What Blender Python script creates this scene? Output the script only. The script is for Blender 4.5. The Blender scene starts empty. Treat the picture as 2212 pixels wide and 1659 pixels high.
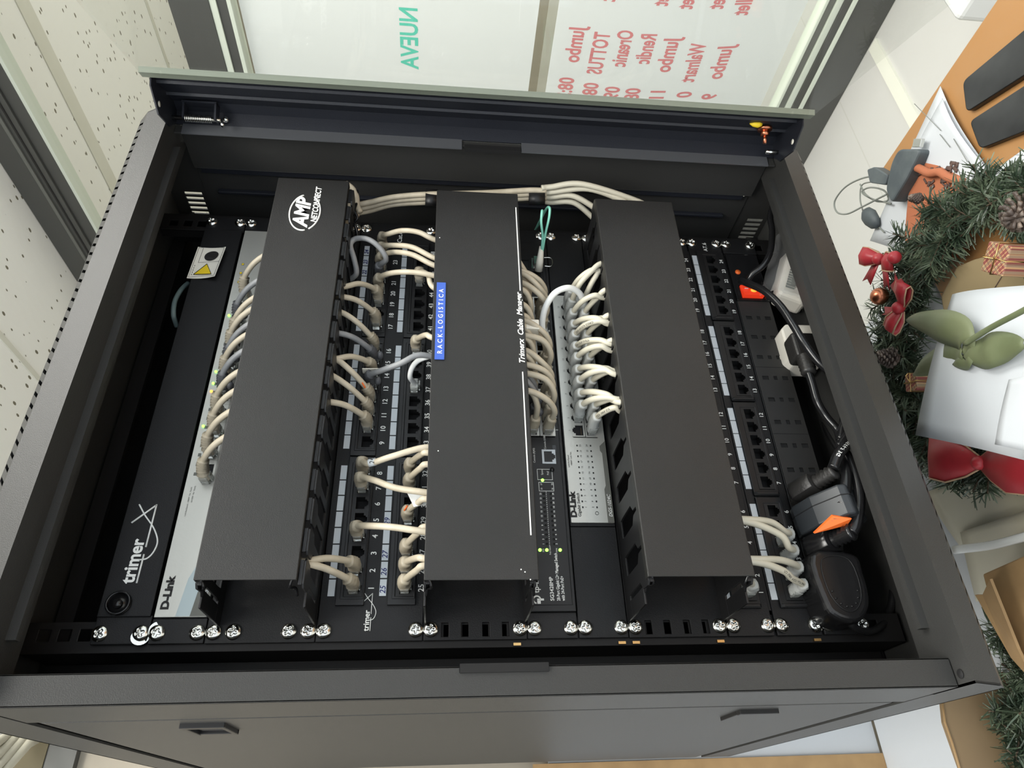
import bpy, math, random
from mathutils import Vector, Matrix
import numpy as np
S=.001; ZO=1.75            # scene is laid out in millimetres around the rack, floor at z = 0 m
sc=bpy.context.scene; COL=sc.collection
R90=math.pi/2

# ------------------------------------------------------------------ camera
CAM=(-376.05,-616.5,-278.35)
RM=((-0.0344547,-0.0957911,-0.994805),(-0.8433126,0.5369523,-0.022496),(0.5363177,0.8381565,-0.0992824))
FPX=1504.17
cd=bpy.data.cameras.new('camera'); cam=bpy.data.objects.new('camera',cd); COL.objects.link(cam)
r,d,f=RM
cam.matrix_world=Matrix(((r[0],-d[0],-f[0],CAM[0]*S),(r[1],-d[1],-f[1],CAM[1]*S),(r[2],-d[2],-f[2],CAM[2]*S+ZO),(0,0,0,1)))
cd.sensor_width=36; cd.lens=36*FPX/2212; cd.clip_start=.02; cd.clip_end=60
sc.camera=cam
# ------------------------------------------------------------------ world, lights, exposure
w=bpy.data.worlds.new('room_light'); sc.world=w; w.use_nodes=True
w.node_tree.nodes['Background'].inputs[0].default_value=(.86,.93,1,1); w.node_tree.nodes['Background'].inputs[1].default_value=1.05
def area(name,loc,size,energy,rot=(0,0,0),color=(1,.98,.93)):
    l=bpy.data.lights.new(name,'AREA'); l.shape='RECTANGLE'; l.size=size[0]; l.size_y=size[1]; l.energy=energy; l.color=color
    o=bpy.data.objects.new(name,l); COL.objects.link(o); o.location=(loc[0]*S,loc[1]*S,loc[2]*S+ZO); o.rotation_euler=rot; return o
area('ceiling_panel_light',(-900,-1500,1440),(1.2,1.2),44)
area('ceiling_panel_light',(900,-900,1440),(1.2,1.2),36)
area('ceiling_panel_light',(-1700,600,1440),(1.2,1.2),26)
area('ceiling_panel_light',(4300,-900,1440),(1.2,2.4),90,color=(.97,1,.98))
vs=sc.view_settings; vs.view_transform='Standard'; vs.look='None'; vs.gamma=1; vs.use_curve_mapping=False; vs.exposure=.9

# ------------------------------------------------------------------ materials
def lin(c): c/=255; return c/12.92 if c<=.04045 else ((c+.055)/1.055)**2.4
def col(r,g,b): return (lin(r),lin(g),lin(b),1)
def mat(name,c,rough=.5,metal=0,noise=None,bump=None,trans=0,ior=1.45,emit=None,spec=None,alpha=1,coat=0):
    m=bpy.data.materials.new(name); m.use_nodes=True; nt=m.node_tree; b=nt.nodes['Principled BSDF']
    c=col(*c) if max(c)>1.001 else (*c,1)
    b.inputs['Base Color'].default_value=c; b.inputs['Roughness'].default_value=rough; b.inputs['Metallic'].default_value=metal
    b.inputs['Transmission Weight'].default_value=trans; b.inputs['IOR'].default_value=ior; b.inputs['Alpha'].default_value=alpha
    b.inputs['Coat Weight'].default_value=coat
    if spec is not None: b.inputs['Specular IOR Level'].default_value=spec
    if emit: b.inputs['Emission Color'].default_value=col(*emit[0]); b.inputs['Emission Strength'].default_value=emit[1]
    tc=nt.nodes.new('ShaderNodeTexCoord')
    if noise:
        sc_,c2,lo,hi=noise; n=nt.nodes.new('ShaderNodeTexNoise'); n.inputs['Scale'].default_value=sc_; n.inputs['Detail'].default_value=5
        cr=nt.nodes.new('ShaderNodeValToRGB'); cr.color_ramp.elements[0].position=lo; cr.color_ramp.elements[1].position=hi
        cr.color_ramp.elements[0].color=c; cr.color_ramp.elements[1].color=col(*c2) if max(c2)>1.001 else (*c2,1)
        nt.links.new(tc.outputs['Object'],n.inputs['Vector']); nt.links.new(n.outputs['Fac'],cr.inputs['Fac']); nt.links.new(cr.outputs['Color'],b.inputs['Base Color'])
    if bump:
        n=nt.nodes.new('ShaderNodeTexNoise'); n.inputs['Scale'].default_value=bump[0]; n.inputs['Detail'].default_value=3
        bp=nt.nodes.new('ShaderNodeBump'); bp.inputs['Strength'].default_value=bump[1]; bp.inputs['Distance'].default_value=.001
        nt.links.new(tc.outputs['Object'],n.inputs['Vector']); nt.links.new(n.outputs['Fac'],bp.inputs['Height']); nt.links.new(bp.outputs['Normal'],b.inputs['Normal'])
    return m
M={}
M['coat']=mat('grey_powder_coat',(49,49,48),.4,spec=.26,bump=(1500,.25))
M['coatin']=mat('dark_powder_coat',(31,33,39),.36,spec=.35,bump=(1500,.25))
M['black']=mat('black_paint',(19,19,20),.5,spec=.35,bump=(1200,.2))
M['rail']=mat('black_rail_paint',(19,18,18),.55,spec=.35)
M['cover']=mat('black_cover_paint',(30,30,29),.42,spec=.4,bump=(1600,.3),noise=(9,(34,33,32),.4,.7))
M['plastic']=mat('black_plastic',(22,22,23),.42,spec=.4)
M['jack']=mat('black_jack_plastic',(17,17,18),.5)
M['void']=mat('dark_cavity',(8,8,9),.8)
M['gloss']=mat('glossy_black_rubber',(22,22,23),.22)
M['rubber']=mat('black_rubber',(34,33,32),.42,bump=(400,.3))
M['grub']=mat('grey_adaptor_plastic',(44,47,50),.4)
M['white']=mat('white_print',(225,226,222),.5)
M['wlabel']=mat('white_label_card',(188,194,198),.45)
M['chrome']=mat('zinc_plated_steel',(205,205,200),.17,1)
M['brass']=mat('brass_clip',(200,165,110),.3,1)
M['copper']=mat('copper_stud',(190,120,90),.3,1)
M['silver']=mat('brushed_aluminium',(186,185,178),.38,.55,bump=(300,.08))
M['silver2']=mat('grey_silk_print',(168,180,182),.45,.3)
M['dgrey']=mat('dark_grey_print',(96,96,90),.45,.2)
M['ink']=mat('black_ink',(28,26,24),.6)
M['beige']=mat('beige_cable_jacket',(170,160,140),.45,noise=(60,(190,180,160),.35,.65))
M['cream']=mat('cream_cable_jacket',(188,183,166),.4)
M['whitecab']=mat('white_cable_jacket',(222,224,222),.35)
M['greycab']=mat('grey_cable_jacket',(118,120,122),.45,noise=(50,(132,133,134),.4,.6))
M['greyboot']=mat('grey_boot_rubber',(92,93,96),.45)
M['teal']=mat('aqua_fibre_jacket',(126,196,176),.4)
M['slate']=mat('slate_cable_jacket',(96,112,112),.5)
M['clear']=mat('clear_plug_plastic',(225,228,224),.12,trans=.75,ior=1.45)
M['clearboot']=mat('frosted_boot_plastic',(226,228,224),.28,trans=.35,ior=1.4)
def pane(name,tint,f0):      # thin clear glass: tinted transmission plus a view-angle sheen
    m=bpy.data.materials.new(name); m.use_nodes=True; nt=m.node_tree; nt.nodes.clear(); o=nt.nodes.new('ShaderNodeOutputMaterial'); mx=nt.nodes.new('ShaderNodeMixShader'); t=nt.nodes.new('ShaderNodeBsdfTransparent'); g=nt.nodes.new('ShaderNodeBsdfGlossy')
    lw=nt.nodes.new('ShaderNodeLayerWeight'); lw.inputs[0].default_value=.5; pw=nt.nodes.new('ShaderNodeMath'); pw.operation='POWER'; pw.inputs[1].default_value=5; ma=nt.nodes.new('ShaderNodeMath'); ma.operation='MULTIPLY_ADD'; ma.inputs[1].default_value=.5; ma.inputs[2].default_value=.02
    t.inputs[0].default_value=tint; g.inputs['Roughness'].default_value=.02
    nt.links.new(lw.outputs['Facing'],pw.inputs[0]); nt.links.new(pw.outputs[0],ma.inputs[0]); nt.links.new(ma.outputs[0],mx.inputs[0]); nt.links.new(t.outputs[0],mx.inputs[1]); nt.links.new(g.outputs[0],mx.inputs[2]); nt.links.new(mx.outputs[0],o.inputs[0]); return m
M['glass']=pane('clear_glass_pane',(.985,.99,.985,1),1.35)
M['blue']=mat('blue_embossed_tape',(52,84,168),.3)
M['yellow']=mat('yellow_print',(226,196,40),.5)
M['stick']=mat('paper_sticker',(222,218,205),.5)
M['orange']=mat('orange_label',(226,104,40),.5)
M['redlamp']=mat('lit_red_rocker',(190,60,40),.25,emit=((255,60,25),.28))
M['amberlamp']=mat('lit_amber_spot',(255,150,40),.3,emit=((255,150,50),.6))
M['gled']=mat('green_led',(120,255,60),.3,emit=((130,255,70),3))
M['oled']=mat('amber_led',(255,150,60),.3,emit=((255,150,60),2.2))
M['bluepen']=mat('blue_pen_ink',(14,24,90),.6)
M['alu']=mat('anodised_aluminium',(112,113,108),.42,.35)
M['alud']=mat('dark_anodised_aluminium',(84,84,81),.45,.35)
M['bead']=mat('pale_gasket',(206,212,198),.5)
M['film']=mat('white_backing_film',(230,231,228),.35)
M['redmark']=mat('red_marker',(216,132,132),.6)
M['greenmark']=mat('green_marker',(96,204,178),.6)
M['wall']=mat('wall_paint',(222,220,208),.6,bump=(120,.08),noise=(3,(214,211,198),.3,.7))
M['farwall']=mat('beige_wall_paint',(176,168,150),.7)
M['glassedge']=mat('glass_edge_bead',(112,118,106),.4)
M['strip']=mat('charcoal_socket_plastic',(38,37,36),.5)
M['olive']=mat('dark_olive_board',(84,76,54),.7)
M['postsheen']=mat('painted_post_sheen',(104,106,110),.3,.55)  # lighter grey that paints in the reflection along the right post
M['dimwall']=mat('taupe_wall_paint',(142,134,120),.7)
M['duct']=mat('white_floor_strip',(228,228,214),.5)
M['wood']=mat('orange_laminate',(158,118,76),.4,noise=(6,(154,110,62),.3,.7))
M['paper']=mat('white_paper',(188,192,196),.6)
M['kraft']=mat('kraft_card',(160,130,90),.7,noise=(25,(142,114,78),.3,.7))
M['kraftd']=mat('brown_card',(122,102,76),.75,noise=(12,(128,108,80),.3,.7))
M['tan']=mat('tan_card',(142,126,94),.6)
M['tissue']=mat('pale_wrap_film',(206,203,188),.45,noise=(5,(194,187,162),.35,.65),bump=(40,.2))
M['needle']=mat('artificial_pine',(46,60,46),.38,noise=(40,(98,110,88),.42,.7))
M['twig']=mat('brown_twig',(70,58,44),.7)
M['ribbon']=mat('red_satin',(150,38,46),.4,noise=(15,(170,50,56),.4,.6))
M['burlap']=mat('gold_ribbon_edge',(170,140,112),.6)
M['cone']=mat('pine_cone_scales',(66,56,50),.5,noise=(80,(138,124,112),.5,.75))
M['leaf']=mat('green_leaf',(88,98,68),.5,noise=(12,(112,118,88),.3,.7))
M['terra']=mat('terracotta_felt',(160,96,66),.8,bump=(500,.3))
M['soot']=mat('dark_felt_print',(84,66,60),.8)
M['phone']=mat('black_phone_glass',(30,31,33),.3,noise=(9,(66,68,68),.4,.75))
M['greyplast']=mat('grey_device_plastic',(66,73,77),.55,noise=(30,(84,91,93),.4,.7))
M['greywire']=mat('grey_wire',(120,124,118),.5)
M['bag']=mat('clear_polybag',(236,238,240),.08,trans=.92,ior=1.1)
M['pws']=mat('white_adaptor_plastic',(214,210,200),.4)
def brick_tile(name,c1,c2,size,mort):
    m=mat(name,c1,.3); nt=m.node_tree; b=nt.nodes['Principled BSDF']; t=nt.nodes.new('ShaderNodeTexBrick'); tc=nt.nodes.new('ShaderNodeTexCoord')
    t.offset=0; t.inputs['Color1'].default_value=col(*c1); t.inputs['Color2'].default_value=col(*c1); t.inputs['Mortar'].default_value=col(*c2)
    t.inputs['Scale'].default_value=1; t.inputs['Mortar Size'].default_value=mort; t.inputs['Brick Width'].default_value=size; t.inputs['Row Height'].default_value=size
    nt.links.new(tc.outputs['Object'],t.inputs['Vector']); nt.links.new(t.outputs['Color'],b.inputs['Base Color']); return m
M['floor']=brick_tile('pale_floor_tile',(206,205,200),(198,197,190),.9,.003)
def ceil_mat():
    m=mat('mineral_fibre_tile',(244,242,236),.8); nt=m.node_tree; b=nt.nodes['Principled BSDF']; tc=nt.nodes.new('ShaderNodeTexCoord')
    mp=nt.nodes.new('ShaderNodeMapping'); mp.inputs['Scale'].default_value=(1,.5,1)
    v=nt.nodes.new('ShaderNodeTexVoronoi'); v.inputs['Scale'].default_value=26; v.inputs['Randomness'].default_value=1
    n=nt.nodes.new('ShaderNodeTexNoise'); n.inputs['Scale'].default_value=30; n.inputs['Detail'].default_value=3
    ad=nt.nodes.new('ShaderNodeMath'); ad.operation='MULTIPLY_ADD'; ad.inputs[1].default_value=.26; 
    cr=nt.nodes.new('ShaderNodeValToRGB'); cr.color_ramp.elements[0].position=.26; cr.color_ramp.elements[1].position=.29
    cr.color_ramp.elements[0].color=col(120,114,96); cr.color_ramp.elements[1].color=col(244,242,236)
    nt.links.new(tc.outputs['Object'],mp.inputs['Vector']); nt.links.new(mp.outputs[0],v.inputs['Vector']); nt.links.new(mp.outputs[0],n.inputs['Vector'])
    nt.links.new(n.outputs['Fac'],ad.inputs[0]); nt.links.new(v.outputs['Distance'],ad.inputs[2]); nt.links.new(ad.outputs[0],cr.inputs['Fac']); nt.links.new(cr.outputs['Color'],b.inputs['Base Color'])
    bp=nt.nodes.new('ShaderNodeBump'); bp.inputs['Strength'].default_value=.4; bp.inputs['Distance'].default_value=.002
    nt.links.new(ad.outputs[0],bp.inputs['Height']); nt.links.new(bp.outputs['Normal'],b.inputs['Normal']); return m
M['ceiling']=ceil_mat()
def plaid_mat():
    m=mat('tartan_cloth',(170,90,80),.6); nt=m.node_tree; b=nt.nodes['Principled BSDF']; tc=nt.nodes.new('ShaderNodeTexCoord')
    prev=None
    base=nt.nodes.new('ShaderNodeRGB'); base.outputs[0].default_value=col(138,76,70); cur=base.outputs[0]
    for d_,s_,c_ in (('X',26,(150,140,110)),('Y',26,(150,140,110)),('X',70,(206,170,120)),('Y',70,(110,60,56))):
        wv=nt.nodes.new('ShaderNodeTexWave'); wv.bands_direction=d_; wv.inputs['Scale'].default_value=s_
        cr=nt.nodes.new('ShaderNodeMath'); cr.operation='GREATER_THAN'; cr.inputs[1].default_value=.82
        ml=nt.nodes.new('ShaderNodeMath'); ml.operation='MULTIPLY'; ml.inputs[1].default_value=.6
        mx=nt.nodes.new('ShaderNodeMixRGB'); mx.inputs[2].default_value=col(*c_)
        nt.links.new(tc.outputs['Object'],wv.inputs['Vector']); nt.links.new(wv.outputs['Fac'],cr.inputs[0]); nt.links.new(cr.outputs[0],ml.inputs[0]); nt.links.new(ml.outputs[0],mx.inputs[0]); nt.links.new(cur,mx.inputs[1]); cur=mx.outputs[0]
    nt.links.new(cur,b.inputs['Base Color']); return m
M['plaid']=plaid_mat()

# ------------------------------------------------------------------ mesh helpers (all in mm)
CW=Vector(CAM); RR=[Vector(x) for x in RM]
def A(u,v,Y=None,z=None,X=None):        # point seen at pixel u,v lying on the plane Y=.. or z=.. or X=..
    dr=RR[0]*((u-1106)/FPX)+RR[1]*((v-829.5)/FPX)+RR[2]
    ax,val=(1,Y) if Y is not None else ((2,z) if z is not None else (0,X))
    return CW+dr*((val-CW[ax])/dr[ax])
def spline(pts,n=8,closed=False):
    P=[Vector(p) for p in pts]; out=[]; N=len(P)
    if N<3 and not closed: return [P[0].lerp(P[1],i/n) for i in range(n+1)]
    for i in range(N if closed else N-1):
        if closed: a,b,c,e=P[(i-1)%N],P[i],P[(i+1)%N],P[(i+2)%N]
        else: a=P[i-1] if i>0 else P[0]*2-P[1]; b=P[i]; c=P[i+1]; e=P[i+2] if i+2<N else P[-1]*2-P[-2]
        for k in range(n):
            t=k/n; out.append(.5*((2*b)+(c-a)*t+(2*a-5*b+4*c-e)*t*t+(3*b-a-3*c+e)*t**3))
    if not closed: out.append(P[-1])
    return out
class MB:
    def __init__(s): s.v=[]; s.f=[]; s.mi=[]; s.m=0; s.sm=[]; s.smooth=False
    def add(s,vs_,fs):
        o=len(s.v); s.v+= [Vector(p) for p in vs_]
        for f in fs: s.f.append([o+i for i in f]); s.mi.append(s.m); s.sm.append(s.smooth)
        return s
    def box(s,x0,x1,y0,y1,z0,z1):
        x0,x1=min(x0,x1),max(x0,x1); y0,y1=min(y0,y1),max(y0,y1); z0,z1=min(z0,z1),max(z0,z1)
        return s.add([(x,y,z) for z in (z0,z1) for y in (y0,y1) for x in (x0,x1)],[(0,2,3,1),(4,5,7,6),(0,1,5,4),(2,6,7,3),(0,4,6,2),(1,3,7,5)])
    def obox(s,c,ax,h):                # oriented box: centre, three axes, half sizes
        c=Vector(c); a=[Vector(x).normalized()*k for x,k in zip(ax,h)]
        return s.add([c+a[0]*i+a[1]*j+a[2]*k for k in (-1,1) for j in (-1,1) for i in (-1,1)],[(0,2,3,1),(4,5,7,6),(0,1,5,4),(2,6,7,3),(0,4,6,2),(1,3,7,5)])
    def prism(s,poly,fn,a,b):          # poly 2D, fn(p,q,t)->3D
        n=len(poly); V=[fn(p,q,a) for p,q in poly]+[fn(p,q,b) for p,q in poly]
        return s.add(V,[list(range(n))[::-1],list(range(n,2*n))]+[(i,(i+1)%n,n+(i+1)%n,n+i) for i in range(n)])
    def sweep(s,pts,r,seg=10,sq=0,asp=1,cap=True,closed=False,up=None):
        P=[Vector(p) for p in pts]; N=len(P); R_=r if isinstance(r,(list,tuple)) else [r]*N
        T=[]
        for i in range(N):
            a=P[(i-1)%N] if (closed or i>0) else P[0]; b=P[(i+1)%N] if (closed or i<N-1) else P[-1]
            t=(b-a); T.append(t.normalized() if t.length>1e-9 else Vector((0,0,1)))
        n=Vector(up) if up else (Vector((0,0,1)) if abs(T[0].z)<.8 else Vector((1,0,0)))
        V=[]
        for i in range(N):
            n=(n-T[i]*n.dot(T[i])); n=n.normalized() if n.length>1e-6 else T[i].orthogonal().normalized()
            b=T[i].cross(n)
            for k in range(seg):
                a=2*math.pi*(k+.5)/seg; c_,s_=math.cos(a),math.sin(a)
                q=1
                if sq: q=1/max(abs(c_),abs(s_))**sq
                V.append(P[i]+(n*c_*asp+b*s_)*R_[i]*q)
        F=[]
        for i in range(N if closed else N-1):
            j=(i+1)%N
            for k in range(seg): F.append((i*seg+k,i*seg+(k+1)%seg,j*seg+(k+1)%seg,j*seg+k))
        if cap and not closed: F+= [list(range(seg))[::-1],[(N-1)*seg+k for k in range(seg)]]
        sm=s.smooth; s.smooth=True; s.add(V,F); s.smooth=sm; return s
    def tube(s,pts,r,seg=8,n=8,closed=False,**k): return s.sweep(spline(pts,n,closed),r,seg,closed=closed,**k)
    def cyl(s,a,b,r,seg=16,r2=None): 
        sm=s.smooth; s.sweep([a,b],[r,r if r2 is None else r2],seg); s.smooth=sm; return s
    def sphere(s,c,r,nu=12,nv=8,sc3=(1,1,1)):
        c=Vector(c); V=[c+Vector((0,0,r*sc3[2]))]
        for i in range(1,nv):
            t=math.pi*i/nv
            for k in range(nu): p=2*math.pi*k/nu; V.append(c+Vector((r*sc3[0]*math.sin(t)*math.cos(p),r*sc3[1]*math.sin(t)*math.sin(p),r*sc3[2]*math.cos(t))))
        V.append(c-Vector((0,0,r*sc3[2]))); F=[(0,1+k,1+(k+1)%nu) for k in range(nu)]
        for i in range(nv-2):
            for k in range(nu): a=1+i*nu+k; b=1+i*nu+(k+1)%nu; F.append((a,a+nu,b+nu,b))
        L=len(V)-1; F+=[(L,1+(nv-2)*nu+(k+1)%nu,1+(nv-2)*nu+k) for k in range(nu)]
        sm=s.smooth; s.smooth=True; s.add(V,F); s.smooth=sm; return s
    def plate(s,u0,u1,w0,w1,holes,fn,t):   # rectangular plate with rectangular holes; fn(u,w,d)->3D, d=0 front, d=t back
        us=sorted({u0,u1,*[h[0] for h in holes],*[h[1] for h in holes]}); us=[u for u in us if u0-1e-6<=u<=u1+1e-6]
        ws=sorted({w0,w1,*[h[2] for h in holes],*[h[3] for h in holes]}); ws=[x for x in ws if w0-1e-6<=x<=w1+1e-6]
        def solid(i,j):
            if not(0<=i<len(us)-1 and 0<=j<len(ws)-1): return False
            cu=(us[i]+us[i+1])/2; cw=(ws[j]+ws[j+1])/2
            return not any(h[0]<cu<h[1] and h[2]<cw<h[3] for h in holes)
        idx={}; V=[]; F=[]
        def vid(i,j,k):
            if (i,j,k) not in idx: idx[(i,j,k)]=len(V); V.append(fn(us[i],ws[j],t*k))
            return idx[(i,j,k)]
        for i in range(len(us)-1):
            for j in range(len(ws)-1):
                if not solid(i,j): continue
                F.append((vid(i,j,0),vid(i+1,j,0),vid(i+1,j+1,0),vid(i,j+1,0)))
                F.append((vid(i,j,1),vid(i,j+1,1),vid(i+1,j+1,1),vid(i+1,j,1)))
                if not solid(i-1,j): F.append((vid(i,j,0),vid(i,j+1,0),vid(i,j+1,1),vid(i,j,1)))
                if not solid(i+1,j): F.append((vid(i+1,j,0),vid(i+1,j,1),vid(i+1,j+1,1),vid(i+1,j+1,0)))
                if not solid(i,j-1): F.append((vid(i,j,0),vid(i,j,1),vid(i+1,j,1),vid(i+1,j,0)))
                if not solid(i,j+1): F.append((vid(i,j+1,0),vid(i+1,j+1,0),vid(i+1,j+1,1),vid(i,j+1,1)))
        return s.add(V,F)
    def text(s,t,x,z,h,y=-1,bold=0,shear=0,align='LEFT',fn=None,sx=1,spacing=1):
        cu=bpy.data.curves.new('t','FONT'); cu.body=t; cu.size=h/.72; cu.offset=bold*h; cu.shear=shear; cu.align_x=align; cu.resolution_u=3; cu.space_character=spacing
        o=bpy.data.objects.new('t',cu); me=bpy.data.meshes.new_from_object(o)
        fn=fn or (lambda p,q:(x+p,y,z+q))
        s.add([fn(v.co.x*sx,v.co.y) for v in me.vertices],[list(p.vertices) for p in me.polygons])
        bpy.data.objects.remove(o); bpy.data.curves.remove(cu); bpy.data.meshes.remove(me); return s
BASE={}
def finish(me,mb,mats):
    for m in (mats if isinstance(mats,(list,tuple)) else [mats]): me.materials.append(M[m] if isinstance(m,str) else m)
    me.polygons.foreach_set('material_index',mb.mi); me.polygons.foreach_set('use_smooth',mb.sm); me.update()
def obj(name,mb,mats,parent=None,org=None,bevel=0,seg=2,label=None,kind=None):
    if org is None: org=BASE[parent.name] if parent else sum(mb.v,Vector())/len(mb.v)
    org=Vector(org); me=bpy.data.meshes.new(name); me.from_pydata([(p-org)*S for p in mb.v],[],mb.f); finish(me,mb,mats)
    o=bpy.data.objects.new(name,me); COL.objects.link(o); BASE[o.name]=org
    if parent: o.parent=parent; o.location=(org-BASE[parent.name])*S
    else: o.location=org*S+Vector((0,0,ZO))
    if bevel:
        b=o.modifiers.new('bevel','BEVEL'); b.width=bevel*S; b.segments=seg; b.limit_method='ANGLE'; b.angle_limit=math.radians(40)
    if label: o['label']=label
    if kind: o['kind']=kind
    return o
def empty(name,p):
    o=bpy.data.objects.new(name,None); COL.objects.link(o); o.empty_display_size=.02; o.location=Vector(p)*S+Vector((0,0,ZO)); BASE[o.name]=Vector(p); return o
def tag(o,label,cat,group=None,kind=None):
    o['label']=label; o['category']=cat
    if group: o['group']=group
    if kind: o['kind']=kind
    return o
def struct(name,mb,mats,parent=None,bevel=0):
    o=obj(name,mb,mats,parent,bevel=bevel)
    if not parent: o['kind']='structure'
    return o
def inst(src,parent,p,name=None):      # linked copy of a part at absolute mm position p
    o=src.copy(); COL.objects.link(o); o.parent=parent; o.location=(Vector(p)-BASE[parent.name])*S; BASE[o.name]=Vector(p); return o
random.seed(4)
XZ=lambda y0:(lambda u,w_,d:(u,y0+d,w_))

# ================================================================== THE ROOM
CEIL=1477; FLOOR=-1750; PX=1942
struct('floor',MB().box(-4200,6200,-4200,4200,FLOOR-40,FLOOR),'floor')
struct('ceiling',MB().box(-4200,6200,-4200,4200,CEIL,CEIL+40),'ceiling')
g=MB()
g.box(2508,2600,-3500,4100,CEIL-5,CEIL); g.box(3700,3730,-3500,4100,CEIL-5,CEIL)
g.box(1330,1355,-3500,4100,CEIL-5,CEIL); g.box(130,155,-3500,4100,CEIL-5,CEIL)
struct('trim_1',g,'wall')
struct('wall_back',MB().box(-4200,480,620,700,FLOOR,330),'dimwall')
struct('wall_far',MB().box(-4200,6200,4000,4100,FLOOR,CEIL),'farwall')
struct('wall_right',MB().box(5200,5300,-4200,4000,FLOOR,CEIL),'farwall')
g=MB(); g.box(5190,5200,-4200,4000,-1160,-1060); g.box(5185,5200,-4200,4000,-500,-300); struct('trim_2',g,'wall')
struct('trim_3',MB().box(480,PX-60,640,684,FLOOR,FLOOR+9),'duct')
struct('trim_4',MB().box(-4200,478,606,620,250,292),'alud')
# glazed partition
def rail(mb,z0,z1,x0=-42,x1=42,m=0): mb.m=m; mb.box(PX+x0,PX+x1,-3600,3980,z0,z1)
w1=MB(); rail(w1,1318,CEIL-2); rail(w1,1362,1376,-52,-42,1); rail(w1,1268,1318,-30,30); rail(w1,1252,1266,-34,34,2); rail(w1,1338,1346,-46,-42,3)
rail(w1,500,628); rail(w1,446,500,-30,30); rail(w1,478,500,-38,-30,2); rail(w1,432,446,-34,34,2)
win1=struct('window_1',w1,['alud','alu','bead','ink'],bevel=1.5)
struct('window_pane',MB().box(PX-3,PX+3,-3600,3980,628,1255),'glass',win1)
w2=MB(); rail(w2,FLOOR+1,-1582); rail(w2,-1582,-1560,-34,34,2); rail(w2,-1620,-1605,-50,-42,2); rail(w2,-1560,-1535,-26,26,1); rail(w2,-1535,-1525,-30,30,2)
win2=struct('window_2',w2,['alud','alu','bead'],bevel=1.5)
struct('window_pane',MB().box(PX-3,PX+3,-3600,3980,-1530,440),'glass',win2)
fl1=tag(obj('backing_film',MB().box(PX+5,PX+7,-1800,2600,-573,418),'film'),'wide white backing film with green handwriting on the glazed partition','film')
fl2=tag(obj('backing_film',MB().box(PX+5,PX+7,-1800,2600,-1480,-638),'film'),'white backing film covered in red handwriting on the lower partition glass','film')
wr=lambda y0,z0,x=PX+4.2:(lambda p,q:(x,y0+p,z0+q))
t=MB(); t.text('NUEVA',0,0,62,bold=.03,fn=wr(690,-165),sx=.8); obj('handwriting',t,'greenmark',fl1)
t=MB()
for zz,a,b,c,sh in ((-735,'pallet','Jumbo','08:30',0),(-828,'pallet','TOTTUS','08:3',0),(-920,'pallet','Oreanic','09:1',.0),(-1000,'pallet','Rendic','08:18',.1),(-1085,'pallet','Jumbo','11:30',.1),(-1190,'pallet','Walmart','0',.2),(-1290,'pallet','Jumbo','9',.2)):
    for s_,y0 in ((a,520),(b,724),(c,926)): t.text(s_,0,0,56,bold=.036,fn=wr(y0+random.uniform(-14,14)+(1000+zz)*-.02,zz+random.uniform(-8,8)),sx=.66 if len(s_)<6 else .54,shear=sh)
obj('handwriting',t,'redmark',fl2)
#@@ROOM

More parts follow.
